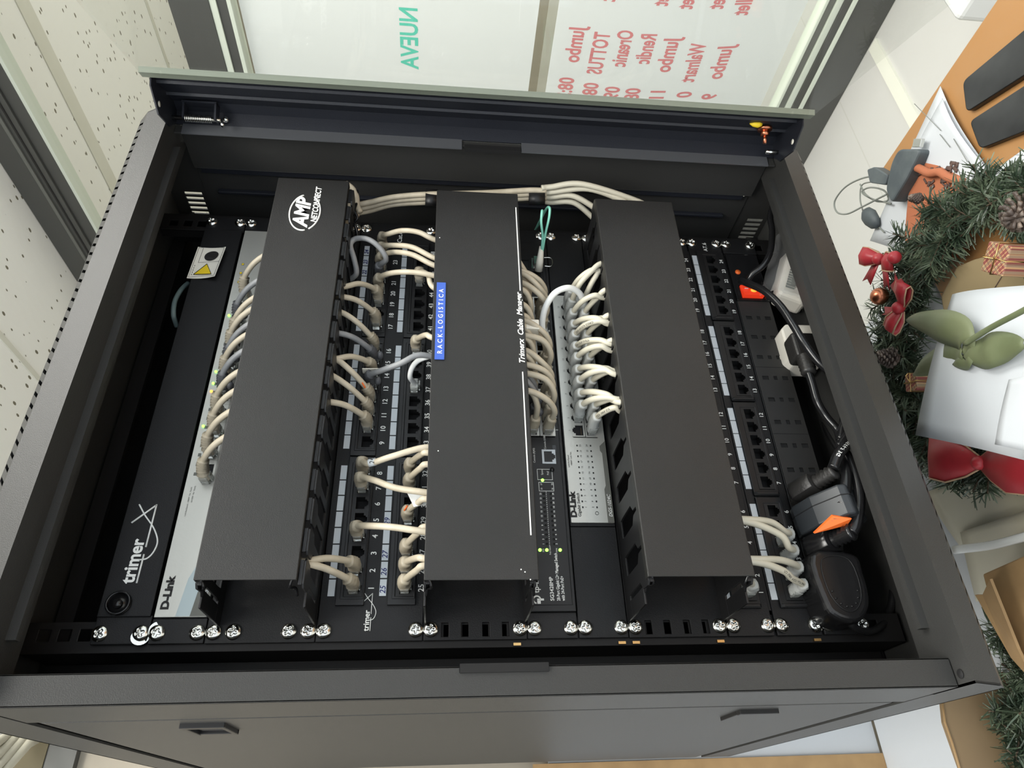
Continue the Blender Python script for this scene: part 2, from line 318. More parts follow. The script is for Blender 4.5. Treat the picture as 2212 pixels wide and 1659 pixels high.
# ================================================================== CABINET
CX=300; YB=500
cab=empty('server_cabinet',(0,200,-708))
tag(cab,'open dark grey wall-mounted rack cabinet full of network equipment','cabinet')
def bar_profile(top):
    pts=[(-79,12),(-84,12),(-84,19),(-113,19),(-98,50),(-85,62),(-60,62),(-60,59),(-82,59),(-95,47),(-108,23),(-79,23)]
    return pts if top else [(y,-646-z) for y,z in pts]
for top in (True,False):
    b=MB(); sg=1 if top else -1; zz=(lambda z:z) if top else (lambda z:-646-z)
    P=lambda y,z:(y,zz(z))
    def face(p,q,x0=-CX,x1=CX): b.add([(x0,*P(*p)),(x1,*P(*p)),(x1,*P(*q)),(x0,*P(*q))],[(0,1,2,3)])
    # folded sheet: inner lip, inner face, ridge, front slope, (slotted chamfer), top
    b.prism([P(-78,19),P(-78,12),P(-84,12),P(-84,19)],lambda p,q,t_:(t_,p,q),-255,262)
    b.prism([P(-60,19),P(-60,21),P(-111,21),P(-113,19)],lambda p,q,t_:(t_,p,q),-CX,CX)
    b.prism([P(-113,19),P(-111,21),P(-96.5,49.5),P(-98,50)],lambda p,q,t_:(t_,p,q),-CX,CX)
    # slotted chamfer strip
    p0=Vector((0,-98,50)); p1=Vector((0,-85,62)); pitch=11.2; n=50; xs=-CX+20
    def cp(x,s_): q=p0.lerp(p1,s_); return (x,q.y,zz(q.z))
    for a_,e_ in ((0,.12),(.88,1)): b.add([cp(-CX,a_),cp(CX,a_),cp(CX,e_),cp(-CX,e_)],[(0,1,2,3)])
    b.add([cp(-CX,.12),cp(xs,.12),cp(xs+9,.88),cp(-CX,.88)],[(0,1,2,3)])
    for i in range(n): 
        x=xs+i*pitch+3.6; b.add([cp(x,.12),cp(x+pitch-3.6,.12),cp(x+pitch-3.6+9,.88),cp(x+9,.88)],[(0,1,2,3)])
    x=xs+n*pitch+3.6; b.add([cp(x,.12),cp(CX,.12),cp(CX,.88),cp(min(x+9,CX),.88)],[(0,1,2,3)])
    for sx in (-1,1): b.prism([P(-60,19),P(-113,19),P(-98,50),P(-85,62),P(-60,62)],lambda p,q,t_:(t_,p,q),sx*CX,sx*(CX-1.5))
    # roof / floor sheet with skirt
    b.box(-CX,CX,-85,YB,zz(62),zz(60)); 
    b.box(-CX,-CX+2,-60,YB,zz(62),zz(20))
    zl,zh=sorted((zz(62),zz(14))); b.plate(-60,YB,zl,zh,[(14+8*i,18.5+8*i,*((23,44) if top else (-700,-679))) for i in range(6)]+[(76,80,*((40,52) if top else (-698,-686))),(92,95,*((30,33) if top else (-690,-687))),(104,107,*((36,39) if top else (-694,-691)))],lambda u,w_,d:(CX-2+d,u,w_),1.8)
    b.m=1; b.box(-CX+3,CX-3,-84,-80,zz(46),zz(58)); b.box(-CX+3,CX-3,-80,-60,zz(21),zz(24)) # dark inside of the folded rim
    o=obj('top_panel' if top else 'bottom_panel',b,['coat','void'],cab)
hl=MB(); hl.cyl((-292,-101,-664.6),(-292,-101,-664.2),3.4,14)
obj('hinge_hole',hl,'void',cab)
# side posts of the front frame
def post(sx,m):
    b=MB(); X=sx*CX; xi=sx*(279.5 if sx<0 else 272)
    b.plate(min(X,xi),max(X,xi),-664,18,[(min(xi,xi-sx*-4),max(xi,xi-sx*-4),-358,-295)],XZ(-95),2)
    if sx<0: b.box(xi,xi+sx*1.5,-95,-88,-664,-358); b.box(xi,xi+sx*1.5,-95,-88,-295,18)
    else:
        for a_,c_ in ((-655,-362),(-294,10)): obj('painted_sheen_strip',MB().prism([(271,-95.5),(284,-97.5),(284,-96),(271,-94)],lambda p,q,t_:(p,q,t_),a_,c_),'postsheen',cab)  # added strip; its light grey imitates the bright reflection on the post face
    b.box(X,X-sx*1.5,-95,-24,-664,18)
    b.box(sx*291,sx*290,-93,-32,-664,18); b.box(X,sx*290,-32,-31,-664,18)
    return obj('frame_post',b,m,cab,bevel=.6)
post(-1,'coat'); post(1,'coat')
obj('lock_slot',MB().box(-284,-278,-97,-92,-358,-295),'void',cab); obj('lock_slot',MB().box(270,277,-97,-92,-360,-297),'void',cab)
# side panels
slots=[(14+8*i,18.5+8*i,z0,z1) for i in range(6) for z0,z1 in ((22,43),(-706,-685))]
for sx in (-1,1):
    b=MB(); fn=lambda u,w_,d:(sx*(CX-3)-sx*d,u,w_)
    b.plate(-24,YB,-664,18,[],lambda u,w_,d:(sx*(CX-2)-sx*d,u,w_),1.5)
    b.box(sx*CX,sx*(CX-1.5),-20,YB-6,-656,10)
    o=obj('side_panel',b,'coat',cab,bevel=.8)
    if sx<0:
        l=MB(); l.box(-303.5,-299,0,8,-116,-82); l.box(-303.5,-299,8,48,-86,-82); l.box(-303.5,-299,8,48,-116,-112); l.box(-303,-299,44,48,-116,-82)
        obj('latch',l,'plastic',o,bevel=.5); obj('latch_recess',MB().box(-300.6,-300,12,42,-110,-88),'void',o)
        l=MB(); l.box(-303.5,-299,0,8,-566,-532); l.box(-303,-299,8,48,-536,-532); obj('latch',l,'plastic',o,bevel=.5)
b=MB(); b.box(-CX+2,CX-2,YB-2,YB,-706,60); obj('back_panel',b,'coatin',cab)
b=MB()
for zz in (40,-650): b.box(-298,298,300,330,zz-1,zz+1)
obj('inner_brace',b,'coatin',cab)
# inner ridges of the right side
b=MB(); b.box(296,292,-30,-22,-655,12); b.box(296,290,4,8,-640,0); b.box(297,293,-55,-52,-655,12); obj('stiffener',b,'coatin',cab,bevel=1)
# rack rails
holes=[]
for k in range(-3,46):
    u_,h_=divmod(k,3); zc=-(u_*44.45+(6.35,22.225,38.1)[h_]); holes.append(zc)
for sx in (-1,1):
    b=MB(); H=[(sx*232.55-4.8,sx*232.55+4.8,z-4.8,z+4.8) for z in holes]
    x0,x1=sorted((sx*222,sx*247)); b.plate(x0,x1,-700,52,H,XZ(1.5),2); b.box(sx*247,sx*245,2,46,-700,52); b.box(sx*247,sx*262,44,46,-700,52); b.box(sx*222,sx*223.5,2,14,-700,52)
    obj('rack_rail',b,'rail',cab,bevel=.4)
for z in (40,-704): obj('rail_bracket',MB().box(-296,296,46,50,z,z+15),'rail',cab)
for sx in (-1,1):
    for z in (-540,-140): obj('rail_bracket',MB().box(sx*262,sx*297,44,47,z,z+40),'rail',cab)
# ---- glass door, hinged on the right, standing open about sixty degrees
DH=Vector((262,-163,0)); dd=Vector((-.497,-.868,0)); dn=Vector((-.868,.497,0))
def D(s_,t_,z): p=DH+dd*s_+dn*t_; return (p.x,p.y,z)
door=empty('glass_door',(0,0,0)); door.parent=cab; BASE[door.name]=Vector((275,-110,-664)); door.location=(BASE[door.name]-BASE[cab.name])*S
Z0,Z1=-664.5,18.5
st=MB()
prof=[(2,-9),(-58,-9),(-70,-2),(-70,14),(-68,14),(-68,-1),(-57.5,-7),(-40,-7),(-38.5,-4.5),(-37,-7),(-14,-7),(-12.5,-4.5),(-11,-7),(2,-7)]
n=len(prof); st.prism(prof,lambda p,q,t_:D(p,q,t_),Z0,Z1)
st.box(0,0,0,0,0,0)
st.v=st.v[:-8]; st.f=st.f[:-6]; st.mi=st.mi[:-6]; st.sm=st.sm[:-6]
st.m=1; st.prism([(2,-3),(2,-9),(12,-9),(12,-3)],lambda p,q,t_:D(p,q,t_),Z0-6,Z1+6)
obj('hinge_stile',st,['coatin','glassedge'],door)
for z in (Z0,Z1-1.5):
    e=MB(); e.prism([(0,-8),(-58,-8),(-70,-2),(-70,12),(-52,24),(-22,24),(0,4)],lambda p,q,t_:D(p,q,t_),z,z+1.5)
    obj('end_plate',e,'coatin',door)
    h=MB(); c=Vector(D(-22,13,z-.2)); h.cyl(c,c+Vector((0,0,1.9)),3,12); obj('plate_hole',h,'wall',door)
obj('door_glass',MB().prism([(8,-7),(8,-3),(540,-3),(540,-7)],lambda p,q,t_:D(p,q,t_),Z0-5,Z1+5),'glass',door)
pn=MB(); px_=lambda z:Vector(D(-56,12,z))
pn.cyl(px_(-34),px_(20),2.2,12); pn.cyl(px_(-34),Vector(D(-52,20,-37)),1.9,10); pn.sphere(D(-64,8,-36),3.4)
for i in range(15): pn.sweep([px_(3-i*1.9)+Vector((3.4*math.cos(a_),3.4*math.sin(a_),0)) for a_ in [k*math.pi/5 for k in range(10)]],.8,5,closed=True)
obj('spring_hinge_pin',pn,'chrome',door)
br=MB(); 
for z in (4,-29): br.obox(D(-56,5,z),(dd,dn,(0,0,1)),(6,9,1))
br.obox(D(-56,-4,-12),(dd,dn,(0,0,1)),(6,1,18)); obj('pin_bracket',br,'coatin',door)
pn=MB(); pn.cyl(px_(-663),px_(-648),2.6,12); obj('lower_hinge_pin',pn,'chrome',door)
cs=MB(); c=Vector(D(-33,-6,-636)); cs.cyl(c,c+dn*3,8,16); cs.cyl(c+dn*3,c+dn*9,5,6); cs.cyl(c+dn*8,c+dn*18,2.2,10); obj('earth_stud',cs,'copper',door)
cs=MB(); c=Vector(D(-26,-6.5,-622)); cs.sweep([c+Vector((0,0,7)),c+Vector((0,0,3)),c-Vector((0,0,3)),c-Vector((0,0,7))],[.5,3,4,2],10,asp=1); obj('earth_label',cs,'yellow',door)
#@@CABINET

# ================================================================== RACK EQUIPMENT
def U(n): return -(n-1)*44.45
# screws ------------------------------------------------------------------
def screw_mesh():
    b=MB(); b.smooth=True; n=28; rr=[0,.8,1.3,1.9,2.5,3.1,3.6,4.4,5.2,6,6.4,6.4]; V=[]; F=[]
    for j,r_ in enumerate(rr):
        for k in range(n):
            a=2*math.pi*k/n; x,z=r_*math.cos(a),r_*math.sin(a); h=3.4*math.sqrt(max(0,1-(r_/6.9)**2))
            if (abs(x)<.95 and abs(z)<3.3) or (abs(z)<.95 and abs(x)<3.3): h-=2.1
            if j==len(rr)-1: h=-.3
            V.append((x,-h,z))
    for j in range(len(rr)-1):
        for k in range(n): F.append((j*n+k,j*n+(k+1)%n,(j+1)*n+(k+1)%n,(j+1)*n+k))
    b.add(V,F); me=bpy.data.meshes.new('screw'); me.from_pydata([p*S for p in b.v],[],b.f); finish(me,b,'chrome'); return me
SCREW=screw_mesh()
def washer_mesh():
    b=MB(); V=[]; n=20
    for r_,y in ((3.2,0),(7,-.2),(7,-1.2),(3.2,-1.2)):
        for k in range(n): a=2*math.pi*k/n; V.append((r_*math.cos(a),y,r_*math.sin(a)))
    b.add(V,[(j*n+k,j*n+(k+1)%n,((j+1)%4)*n+(k+1)%n,((j+1)%4)*n+k) for j in range(4) for k in range(n)])
    me=bpy.data.meshes.new('washer'); me.from_pydata([p*S for p in b.v],[],b.f); finish(me,b,'chrome'); return me
WASH=washer_mesh()
def screw(parent,x,z,y=-2.2,washer=None):
    o=bpy.data.objects.new('screw',SCREW); COL.objects.link(o); o.parent=parent; o.location=(Vector((x,y,z))-BASE[parent.name])*S
    o.rotation_euler=(random.uniform(-.06,.06),random.uniform(0,1.5),random.uniform(-.06,.06))
    if washer:
        q=bpy.data.objects.new('washer',WASH); COL.objects.link(q); q.parent=parent; q.location=(Vector((x+washer[0],y+.8,z+washer[1]))-BASE[parent.name])*S
        q.rotation_euler=(.25,0,.2)
def screws(parent,z0,nu,mid=False,wash={}):
    zs=[z0-6.35,z0-nu*44.45+6.35]
    if mid: zs=[z0-6.35,z0-22.2,z0-nu*44.45+22.2,z0-nu*44.45+6.35]
    for sx in (-1,1):
        for i,z in enumerate(zs): screw(parent,sx*232.55,z,washer=wash.get((sx,i)))
def thing(name,z0,nu,label,cat,group=None):
    o=empty(name,(0,0,z0-nu*44.45)); return tag(o,label,cat,group)
def ear_plate(parent,z0,nu,holes=(),y=-2,name='faceplate',m='black',x=241.3,gap=.4):
    b=MB(); b.plate(-x,x,z0-nu*44.45+gap,z0-gap,list(holes),XZ(y),2.4); return obj(name,b,m,parent,bevel=.5)
def nuts(parent,lst):
    b=MB()
    for x,z in lst: b.box(x,x+2.2,-.8,1.2,z-3.2,z+3.2)
    obj('cage_nut',b,'brass',parent)

# RJ45 jack --------------------------------------------------------------
def jack(parent,src_cache={},flip=False,m='jack',w=15.6,h0=8.2,h1=8.6,key='a',y=-3.0,x=0,z=0,name='port',pitch=None):
    k=(key,flip,m)
    if k not in src_cache:
        b=MB(); s_=-1 if flip else 1
        H=[(-5.9,5.9,-3.4,4.6),(-3.4,3.4,-5.2,4.6),(-2,2,-6.6,4.6)]
        if flip: H=[(a,c,-f_,-e_) for a,c,e_,f_ in H]
        b.plate(-w/2,w/2,-h1 if not flip else -h0,h0 if not flip else h1,H,XZ(0),1.2)
        b.m=1; lo,hi=(-6.7,4.7) if not flip else (-4.7,6.7)
        V=[(x_,y_,z_) for y_ in (.9,11) for z_ in (lo,hi) for x_ in (-6,6)]
        b.add(V,[(4,5,7,6),(0,1,5,4),(2,6,7,3),(0,4,6,2),(1,3,7,5)])
        b.m=2
        for i in range(8 if key!='p' else 0): b.box(-3.6+i*1.0,-3.3+i*1.0,2,9,(-3 if flip else 2.6),(-2.6 if flip else 3))
        me=bpy.data.meshes.new('port'); me.from_pydata([p*S for p in b.v],[],b.f); finish(me,b,[m,'void','brass']); src_cache[k]=me
    o=bpy.data.objects.new(name,src_cache[k]); COL.objects.link(o); o.parent=parent; o.location=(Vector((x,y,z))-BASE[parent.name])*S; return o

# 1: blank black front with logo, lock and laser warning sticker
P1=thing('fibre_tray',U(1),1,'black fibre tray with white logo and laser warning sticker at the top','fibre tray')
b=MB(); b.box(-241,-218,-2,.4,-44,-.5); b.box(218,241,-2,.4,-44,-.5); b.box(-219.5,219.5,-4,-1,-43,-.8); b.box(-218,218,0,180,-42,-2)
obj('faceplate',b,'black',P1,bevel=.8)
def trimer(mb,x,z,s_,y,tail=True,bold=.02):
    mb.text('trimer',x,z,9.4*s_,y=y,bold=bold*2,sx=.98); 
    ln=lambda a,b_,w_: mb.sweep([(x+a[0]*s_,y,z+a[1]*s_),(x+b_[0]*s_,y,z+b_[1]*s_)],w_*s_,4)
    ln((0,-2.4),(21.5,-2.4),.75); ln((27,-2.4),(61,-2.4),.75); ln((60.5,-2.4),(46,12.5),.75)
    mb.sweep([(x+p*s_,y,z+q*s_) for p,q in spline([(61,10.5),(52,4),(42,-4.5),(32,-9.6),(24,-9),(18.5,-5.5),(17.2,0)],6)],.7*s_,4)
b=MB(); trimer(b,-192,-23,1.16,-4.3); obj('logo',b,'white',P1)
b=MB(); c=Vector((-209,-4,-16)); 
for i in range(2): b.sweep([c+Vector((9*math.cos(a_),-2.5*i-.5,9*math.sin(a_))) for a_ in [k*math.pi/12 for k in range(24)]],1.1,6,closed=True)
b.cyl(c,c+Vector((0,-2,0)),8,20); b.cyl(c+Vector((-1,-2,0)),c+Vector((-1,-5,0)),4,16); obj('lock',b,'gloss',P1)
b=MB(); NS=8
def stk(u,w_,d=0):   # curled sticker
    return (143+u*44,-5-7*abs(w_-.2)**2*1.2-3*u*(1-w_)-d,-1-w_*31+4*(1-u))
V=[stk(i/NS,j/NS) for j in range(NS+1) for i in range(NS+1)]
b.add(V,[(j*(NS+1)+i,j*(NS+1)+i+1,(j+1)*(NS+1)+i+1,(j+1)*(NS+1)+i) for j in range(NS) for i in range(NS)]); sk=obj('warning_sticker',b,'stick',P1)
b=MB(); tri=[(.04,.2),(.36,.5),(.04,.8)]; b.add([stk(.06,.28,.4),stk(.4,.12,.4),stk(.36,.52,.4)],[(0,1,2)]); b.f[-1]=b.f[-1]
b.v=[];b.f=[];b.mi=[];b.sm=[]
b.add([stk(.1,.82,.4),stk(.12,.18,.4),stk(.46,.52,.4)],[(0,1,2)]); obj('warning_triangle',b,'yellow',sk)
b=MB()
def ln3(p,q,r_=.35): b.sweep([stk(*p,.6),stk(*q,.6)],r_,4)
T3=[(.1,.82),(.12,.18),(.46,.52)]
for i in range(3): ln3(T3[i],T3[(i+1)%3])
for k in range(8): a_=k*math.pi/4; ln3((.21,.5),(.21+.06*math.cos(a_),.5+.09*math.sin(a_)),.25)
for p,q in (((.03,.05),(.97,.05)),((.03,.95),(.97,.95)),((.03,.05),(.03,.95)),((.97,.05),(.97,.95)),((.5,.2),(.5,.95)),((.5,.2),(.97,.2))): ln3(p,q,.15)
b.add([stk(.72+.16*math.cos(a_),.58+.25*math.sin(a_),.5) for a_ in [k*math.pi/10 for k in range(20)]],[list(range(20))])
for k in range(5): ln3((.1+.07*k,.12),(.13+.07*k,.12),.3)
obj('warning_print',b,'ink',sk)
screws(P1,U(1),1,wash={(-1,1):(-3,0)})

# 2: silver managed switch
P2=thing('network_switch',U(2),1,'silver 16-port switch directly above the topmost cable manager','network switch')
z2=U(2)
for a_,c_ in ((-241,-221),(221,241)): obj('mounting_ear',MB().box(a_,c_,-2,.4,z2-44,z2-.6),'black',P2,bevel=.5)
b=MB(); b.box(-220.5,220.5,-1.5,200,z2-43.5,z2-.8); obj('body',b,'black',P2,bevel=.5)
b=MB(); b.plate(-220,220,z2-43,z2-1.2,[(-95,75,z2-40,z2-11)],XZ(-3.2),1.8); obj('front_panel',b,'silver',P2,bevel=.3)
b=MB(); b.text('D-Link',-214,z2-10.8,6.2,y=-3.5,bold=.075,sx=1.15); obj('logo',b,['ink'],P2)
b=MB(); b.add([(-219.6,-3.3,z2-18),(-188,-3.3,z2-22),(-176,-3.3,z2-27),(-172,-3.3,z2-42.8),(-219.6,-3.3,z2-42.8)],[(0,4,3,2,1)]); obj('swoosh',b,'silver2',P2)
b=MB(); b.add([(-219.6,-3.5,z2-29.5),(-200,-3.5,z2-32),(-172,-3.5,z2-42.8),(-219.6,-3.5,z2-42.8)],[(0,3,2,1)]); obj('corner_print',b,'dgrey',P2)
b=MB(); b.text('DGS-1210',-209,z2-40.8,4.2,y=-3.8,bold=.01)
obj('model_print',b,'wlabel',P2)
b=MB()
for i,n in enumerate((1,2,3,4,5,6,7,8,9,10,11,12,13,14,15,16)):
    x=-90.5+i*9.9; b.box(x-1.6,x+1.6,-3.4,-3.2,z2-9.4,z2-6.6)
for x in (142,155,168): b.box(x-1.6,x+1.6,-3.4,-3.2,z2-9,z2-6)
b.text('Link/Act/Speed : 1000M  Act  Ready',-132,z2-8,1.4,y=-3.4); b.text('10/100M  Act  Ready',-119,z2-11,1.4,y=-3.4)
obj('port_print',b,'dgrey',P2)
b=MB()
for x in (142,155,168): b.box(x-1.2,x+1.2,-3.6,-3.4,z2-8.6,z2-6.4)
obj('yellow_marks',b,'yellow',P2)
b=MB(); 
for x in (95,23,9,-40): b.cyl((x,-3,z2-5.4),(x,-4.2,z2-5.4),1.3,8)
obj('status_led',b,'gled',P2); b=MB(); b.cyl((-.5,-3,z2-5.4),(-.5,-4.2,z2-5.4),1.4,8); obj('amber_led',b,'oled',P2)
for i in range(8):
    for r_ in range(2): jack(P2,flip=(r_==0),m='silver',key='s',x=-86+i*20.2,z=z2-18.5-r_*14.5,w=20)
screws(P2,z2,1,wash={(-1,0):(2.5,0)})

# cable managers -----------------------------------------------------------
def manager(n,label,pitch,x0,wn,win,ztop,zbot,cx0,cx1,slots_,wt=None):
    z0=U(n); P=thing('cable_manager',z0,2,label,'cable manager','horizontal cable managers'); zc=z0-44.45
    H=[]
    if slots_: 
        for dz in (-26,-9,9,26): H+= [(s_*232.5-5.8 if s_<0 else 226.7,-226.7 if s_<0 else 238.3,zc+dz-3,zc+dz+3) for s_ in (-1,1)]
    ear_plate(P,z0,2,H,name='base_plate',m='black')
    # side walls made of fingers: windows between the stems, T heads with narrow gaps
    zs=((zc+(wt or wn),1),(zc-wn,-1))
    for zw,sg in zs:
        b=MB(); b.box(-228,214,-18,0,zw,zw+sg*1.8); b.box(-228,-214,-60,-18,zw,zw+sg*1.8); 
        obj('finger_base',b,'plastic',P,bevel=.4)
        cnt=int(440/pitch); k=0; x=x0
        fm=None
        while x<212:
            sw=pitch-win
            if fm is None:
                b=MB(); hw=pitch/2-1.2
                b.prism([(-sw/2-1,-17),(sw/2+1,-17),(sw/2,-26),(sw/2,-54),(hw-1,-60),(hw,-74),(hw-3,-77),(-hw+3,-77),(-hw,-74),(-hw+1,-60),(-sw/2,-54),(-sw/2,-26)],lambda p,q,t_:(p,q,t_),0,sg*1.8)
                b.box(-hw+2,hw-2,-77,-75,0,-sg*3)
                fm=obj('finger',b,'plastic',P,org=(0,0,0),bevel=.3); fm.location=(Vector((x,0,zw))-BASE[P.name])*S; BASE[fm.name]=Vector((x,0,zw))
            else: inst(fm,P,(x,0,zw))
            x+=pitch
    cv=MB(); cv.box(cx0,cx1,-81,-79.4,zbot,ztop); cv.box(cx0,cx1,-79.4,-72,ztop,ztop-1.4); cv.box(cx0,cx1,-79.4,-72,zbot,zbot+1.4)
    c_=obj('cover',cv,'cover',P,bevel=.9,seg=3)
    for zw in (ztop,zbot):
        s_=1 if zw==ztop else -1
        h=MB(); h.tube([(cx0+2,-77,zw-s_*4),(cx0-3,-72,zw-s_*6),(cx0-2,-66,zw-s_*3),(cx0-6,-60,zw-s_*2)],1.3,6); h.tube([(cx1-2,-77,zw-s_*4),(cx1+5,-70,zw-s_*6),(cx1+3,-62,zw-s_*3),(cx1+7,-55,zw-s_*2)],1.3,6); obj('hinge_clip',h,'gloss',P)
    return P,z0,zc,c_
P3,z3,c3,cv3=manager(3,'black cable manager with oval white logo, topmost of the three',25.8,-206,42,17,-96.8,-172,-213,225,False,wt=34)
b=MB(); lx,lz=174,-130
b.smooth=False
b.text('AMP',lx-21,lz-5,15,y=-81.4,bold=.05,shear=.25,sx=1.0); b.text('NETCONNECT',lx-14,lz-14,6,y=-81.4,bold=.04,shear=.25,sx=.92)
E_=lambda a_:(lx+26*math.cos(a_),-81.3,lz-1+15.5*math.sin(a_))
b.sweep([E_(math.radians(a_)) for a_ in range(-155,-25,8)],.9,4); b.sweep([E_(math.radians(a_)) for a_ in range(15,195,8)],.9,4)
obj('logo',b,'white',P3)
screws(P3,z3,2,mid=True)
P7,z7,c7,cv7=manager(7,'black cable manager with blue embossed tape label, between switch and 48-port panel',26,-206,42,17,-267.4,-356.8,-214,218,True)
b=MB(); b.text('Trimerx  Cable  Manager',-11,-354.6,5.4,y=-81.4,bold=.03,shear=.28,sx=1.12); b.box(-178,-20,-81.6,-81.1,-352.6,-351.6); b.box(78,196,-81.6,-81.1,-354.4,-353.4); obj('logo',b,'white',P7)
b=MB(); b.plate(-9,84,-279.5,-270.5,[],XZ(-82.6),1); tp=obj('tape_label',b,'blue',P7,bevel=.3)
b=MB(); b.text('RACK-LOGISTICA',-3,-277.2,4.6,y=-82.9,bold=.01,sx=1.02,spacing=1.62); obj('tape_text',b,'white',tp)
b=MB()
for x,z in ((-214,-350),(-208,-346),(-206,-343),(-103,-276),(146,-272)): b.sphere((x,-81.2,z),.6,6,4)
obj('paint_speck',b,'white',P7)
screws(P7,z7,2); nuts(P7,[(-246,U(7)-80)])
P11,z11,c11,cv11=manager(11,'plain black cable manager, lowest of the three',34,-201,42,18,-444.6,-533.2,-212,217,True)
screws(P11,z11,2); nuts(P11,[(-246,U(11)-6),(-246,U(11)-82),(-246,U(10)-38)])

# patch panels --------------------------------------------------------------
def x48(k): g_,i=divmod(k,8); return g_*142-197+i*15.65
P5=thing('patch_bay',U(5),2,'black 48-port patch panel with two rows of numbered ports','patch panel')
z5=U(5); dz5=(-206,-249.8)
Hs=[(g_*142-209,g_*142-76,z-12.3+.5,z+14) for g_ in range(3) for z in dz5]
Hs=[(x48(g_*8)-8,x48(g_*8+7)+8,z-9,z+9) for g_ in range(3) for z in dz5]
ear_plate(P5,z5,2,Hs)
for r_,z in enumerate(dz5):
    for g_ in range(3):
        b=MB(); xa,xb=x48(g_*8),x48(g_*8+7)
        b.plate(xa-15,xb+16,z-9.6,z+14.6,[(xa-8,xb+8,z-8,z+8)],XZ(-5),3); b.plate(xa-10,xb+10,z-9,z+11,[(xa-8,xb+8,z-7.6,z+8.2)],XZ(-5.8),1)
        obj('jack_module',b,'plastic',P5,bevel=.6)
        for i in range(8): jack(P5,key='p',x=x48(g_*8+i),z=z,w=15.6,y=-4.6)
nb=MB()
for zz in (-187,-230.8):
    for g_ in range(3):
        lb=MB()
        for k in range(g_*8,g_*8+8): x=x48(k)+.5; lb.box(x-7.2,x+7.2,-2.6,-2.2,zz-2.9,zz+2.9)
        obj('label_strip',lb,'wlabel',P5)
for k in range(24):
    for zz,n_ in ((-223,k+1),(-266,k+25)): nb.text(str(n_),x48(k),zz,5.0,y=-2.5,bold=.02,align='CENTER')
nb.text('Cat.6',212,-226.5,5.6,y=-2.5,sx=1.05,bold=.01); trimer(nb,-233,-221,.52,-2.5,bold=.01); obj('port_numbers',nb,'white',P5)
b=MB()
for k,s_ in ((0,'25'),(1,'26'),(2,'27'),(4,'29')): b.text(s_,x48(k)-5,-233,5,y=-2.8,bold=.015,shear=.2)
for k,s_ in ((21,'22'),(22,'23'),(23,'24')): b.text(s_,x48(k)-5,-189,4.6,y=-2.8,bold=.04,shear=.2)
obj('pen_numbers',b,'bluepen',P5)
screws(P5,z5,2)
def x24(k): g_,i=divmod(k,6); return -203.2+g_*109.2+i*15.7
def panel24(n,label):
    z0=U(n); P=thing('patch_bay',z0,1,label,'patch panel','24-port patch panels'); z=z0-24.2
    Hs=[(x24(g_*6)-8,x24(g_*6+5)+8,z-9,z+9) for g_ in range(4)]
    ear_plate(P,z0,1,Hs,gap=1.4)
    for g_ in range(4):
        xa,xb=x24(g_*6),x24(g_*6+5); b=MB(); b.plate(xa-14.5,xb+14.5,z-11.5,z+15,[(xa-8,xb+8,z-8,z+8)],XZ(-5),3); b.prism([(z-11.5,-5),(z-9.5,-6.8),(z+12,-6.8),(z+15,-5)],lambda p,q,t_:(t_,q,p),xa-14,xa-11)
        obj('jack_module',b,'plastic',P,bevel=.7)
        for i in range(6): jack(P,key='p',x=x24(g_*6+i),z=z,y=-4.8)
    lb=MB(); nb=MB()
    for k in range(24):
        x=x24(k)+.6; lb.box(x-7.4,x+7.4,-2.8,-2.2,z0-8.9,z0-2.9); nb.text(str(k+1),x24(k),z0-41,4.4,y=-2.6,bold=.015,align='CENTER')
    nb.text('CAT.6',214,z0-25,5.2,y=-2.6,bold=.01)
    obj('label_strip',lb,'wlabel',P); obj('port_numbers',nb,'white',P); screws(P,z0,1,wash={(-1,0):(0,0),(-1,1):(0,0)} if n==14 else {})
    b=MB(); b.box(-219,219,-1,8,z0-44.4,z0-43); b.box(-219,219,-1,8,z0-1,z0); obj('return_edge',b,'black',P)
    if n==14: nuts(P,[(-246,z0-38)])
    return P
PA=panel24(13,'24-port patch panel directly below the lowest cable manager'); PB=panel24(14,'24-port patch panel right above the power strip, white blank labels')

# 9: managed PoE switch
P9=thing('network_switch',U(9),1,'black 28-port switch with four green lights','network switch'); z9=U(9)
for a_,c_ in ((-241,-219),(219,241)): obj('mounting_ear',MB().box(a_,c_,-2,.4,z9-44,z9-.5),'black',P9,bevel=.5)
tpx=[-39+i*13.9-0 for i in range(4)]+[23.6+i*13.7 for i in range(4)]+[85.6+i*13.7 for i in range(4)]
b=MB(); hh=[(min(tpx[g_*4],0*0+tpx[g_*4])-8,tpx[g_*4+3]+8,z9-36,z9-5.5) for g_ in range(3)]
b.plate(-219,219,z9-43.8,z9-.8,hh,XZ(-5),5); b.box(-218,218,12,220,z9-43,z9-1.5); obj('body',b,'plastic',P9,bevel=.7)
b=MB(); b.sweep([(-213.5,-5.1,z9-3),(-213.5,-5.1,z9-40.6),(213,-5.1,z9-40.6)],.35,4); obj('bezel_line',b,'void',P9)
for i,x in enumerate(tpx):
    for r_ in range(2): jack(P9,flip=(r_==0),m='silver',key='t',x=x,z=z9-13.5-r_*15.6,w=13.9,h0=7.4,h1=8,y=-5.6)
jack(P9,m='wlabel',key='con',x=-69.2,z=z9-28.6,w=15.4,h0=6.6,h1=6.9,y=-5.8,name='console_port')
nb=MB()
nb.text('tp-link',-203,z9-11.6,5,y=-5.5,bold=.015); nb.sweep([(-209+3.2*math.cos(a_),-5.4,z9-9.3+3.2*math.sin(a_)) for a_ in [math.radians(x_) for x_ in range(-90,190,20)]],.85,4); nb.box(-212.4,-209.8,-5.5,-5.1,z9-12.6,z9-9.6); nb.box(-209.6,-207.9,-5.5,-5.1,z9-15.6,z9-9.6)
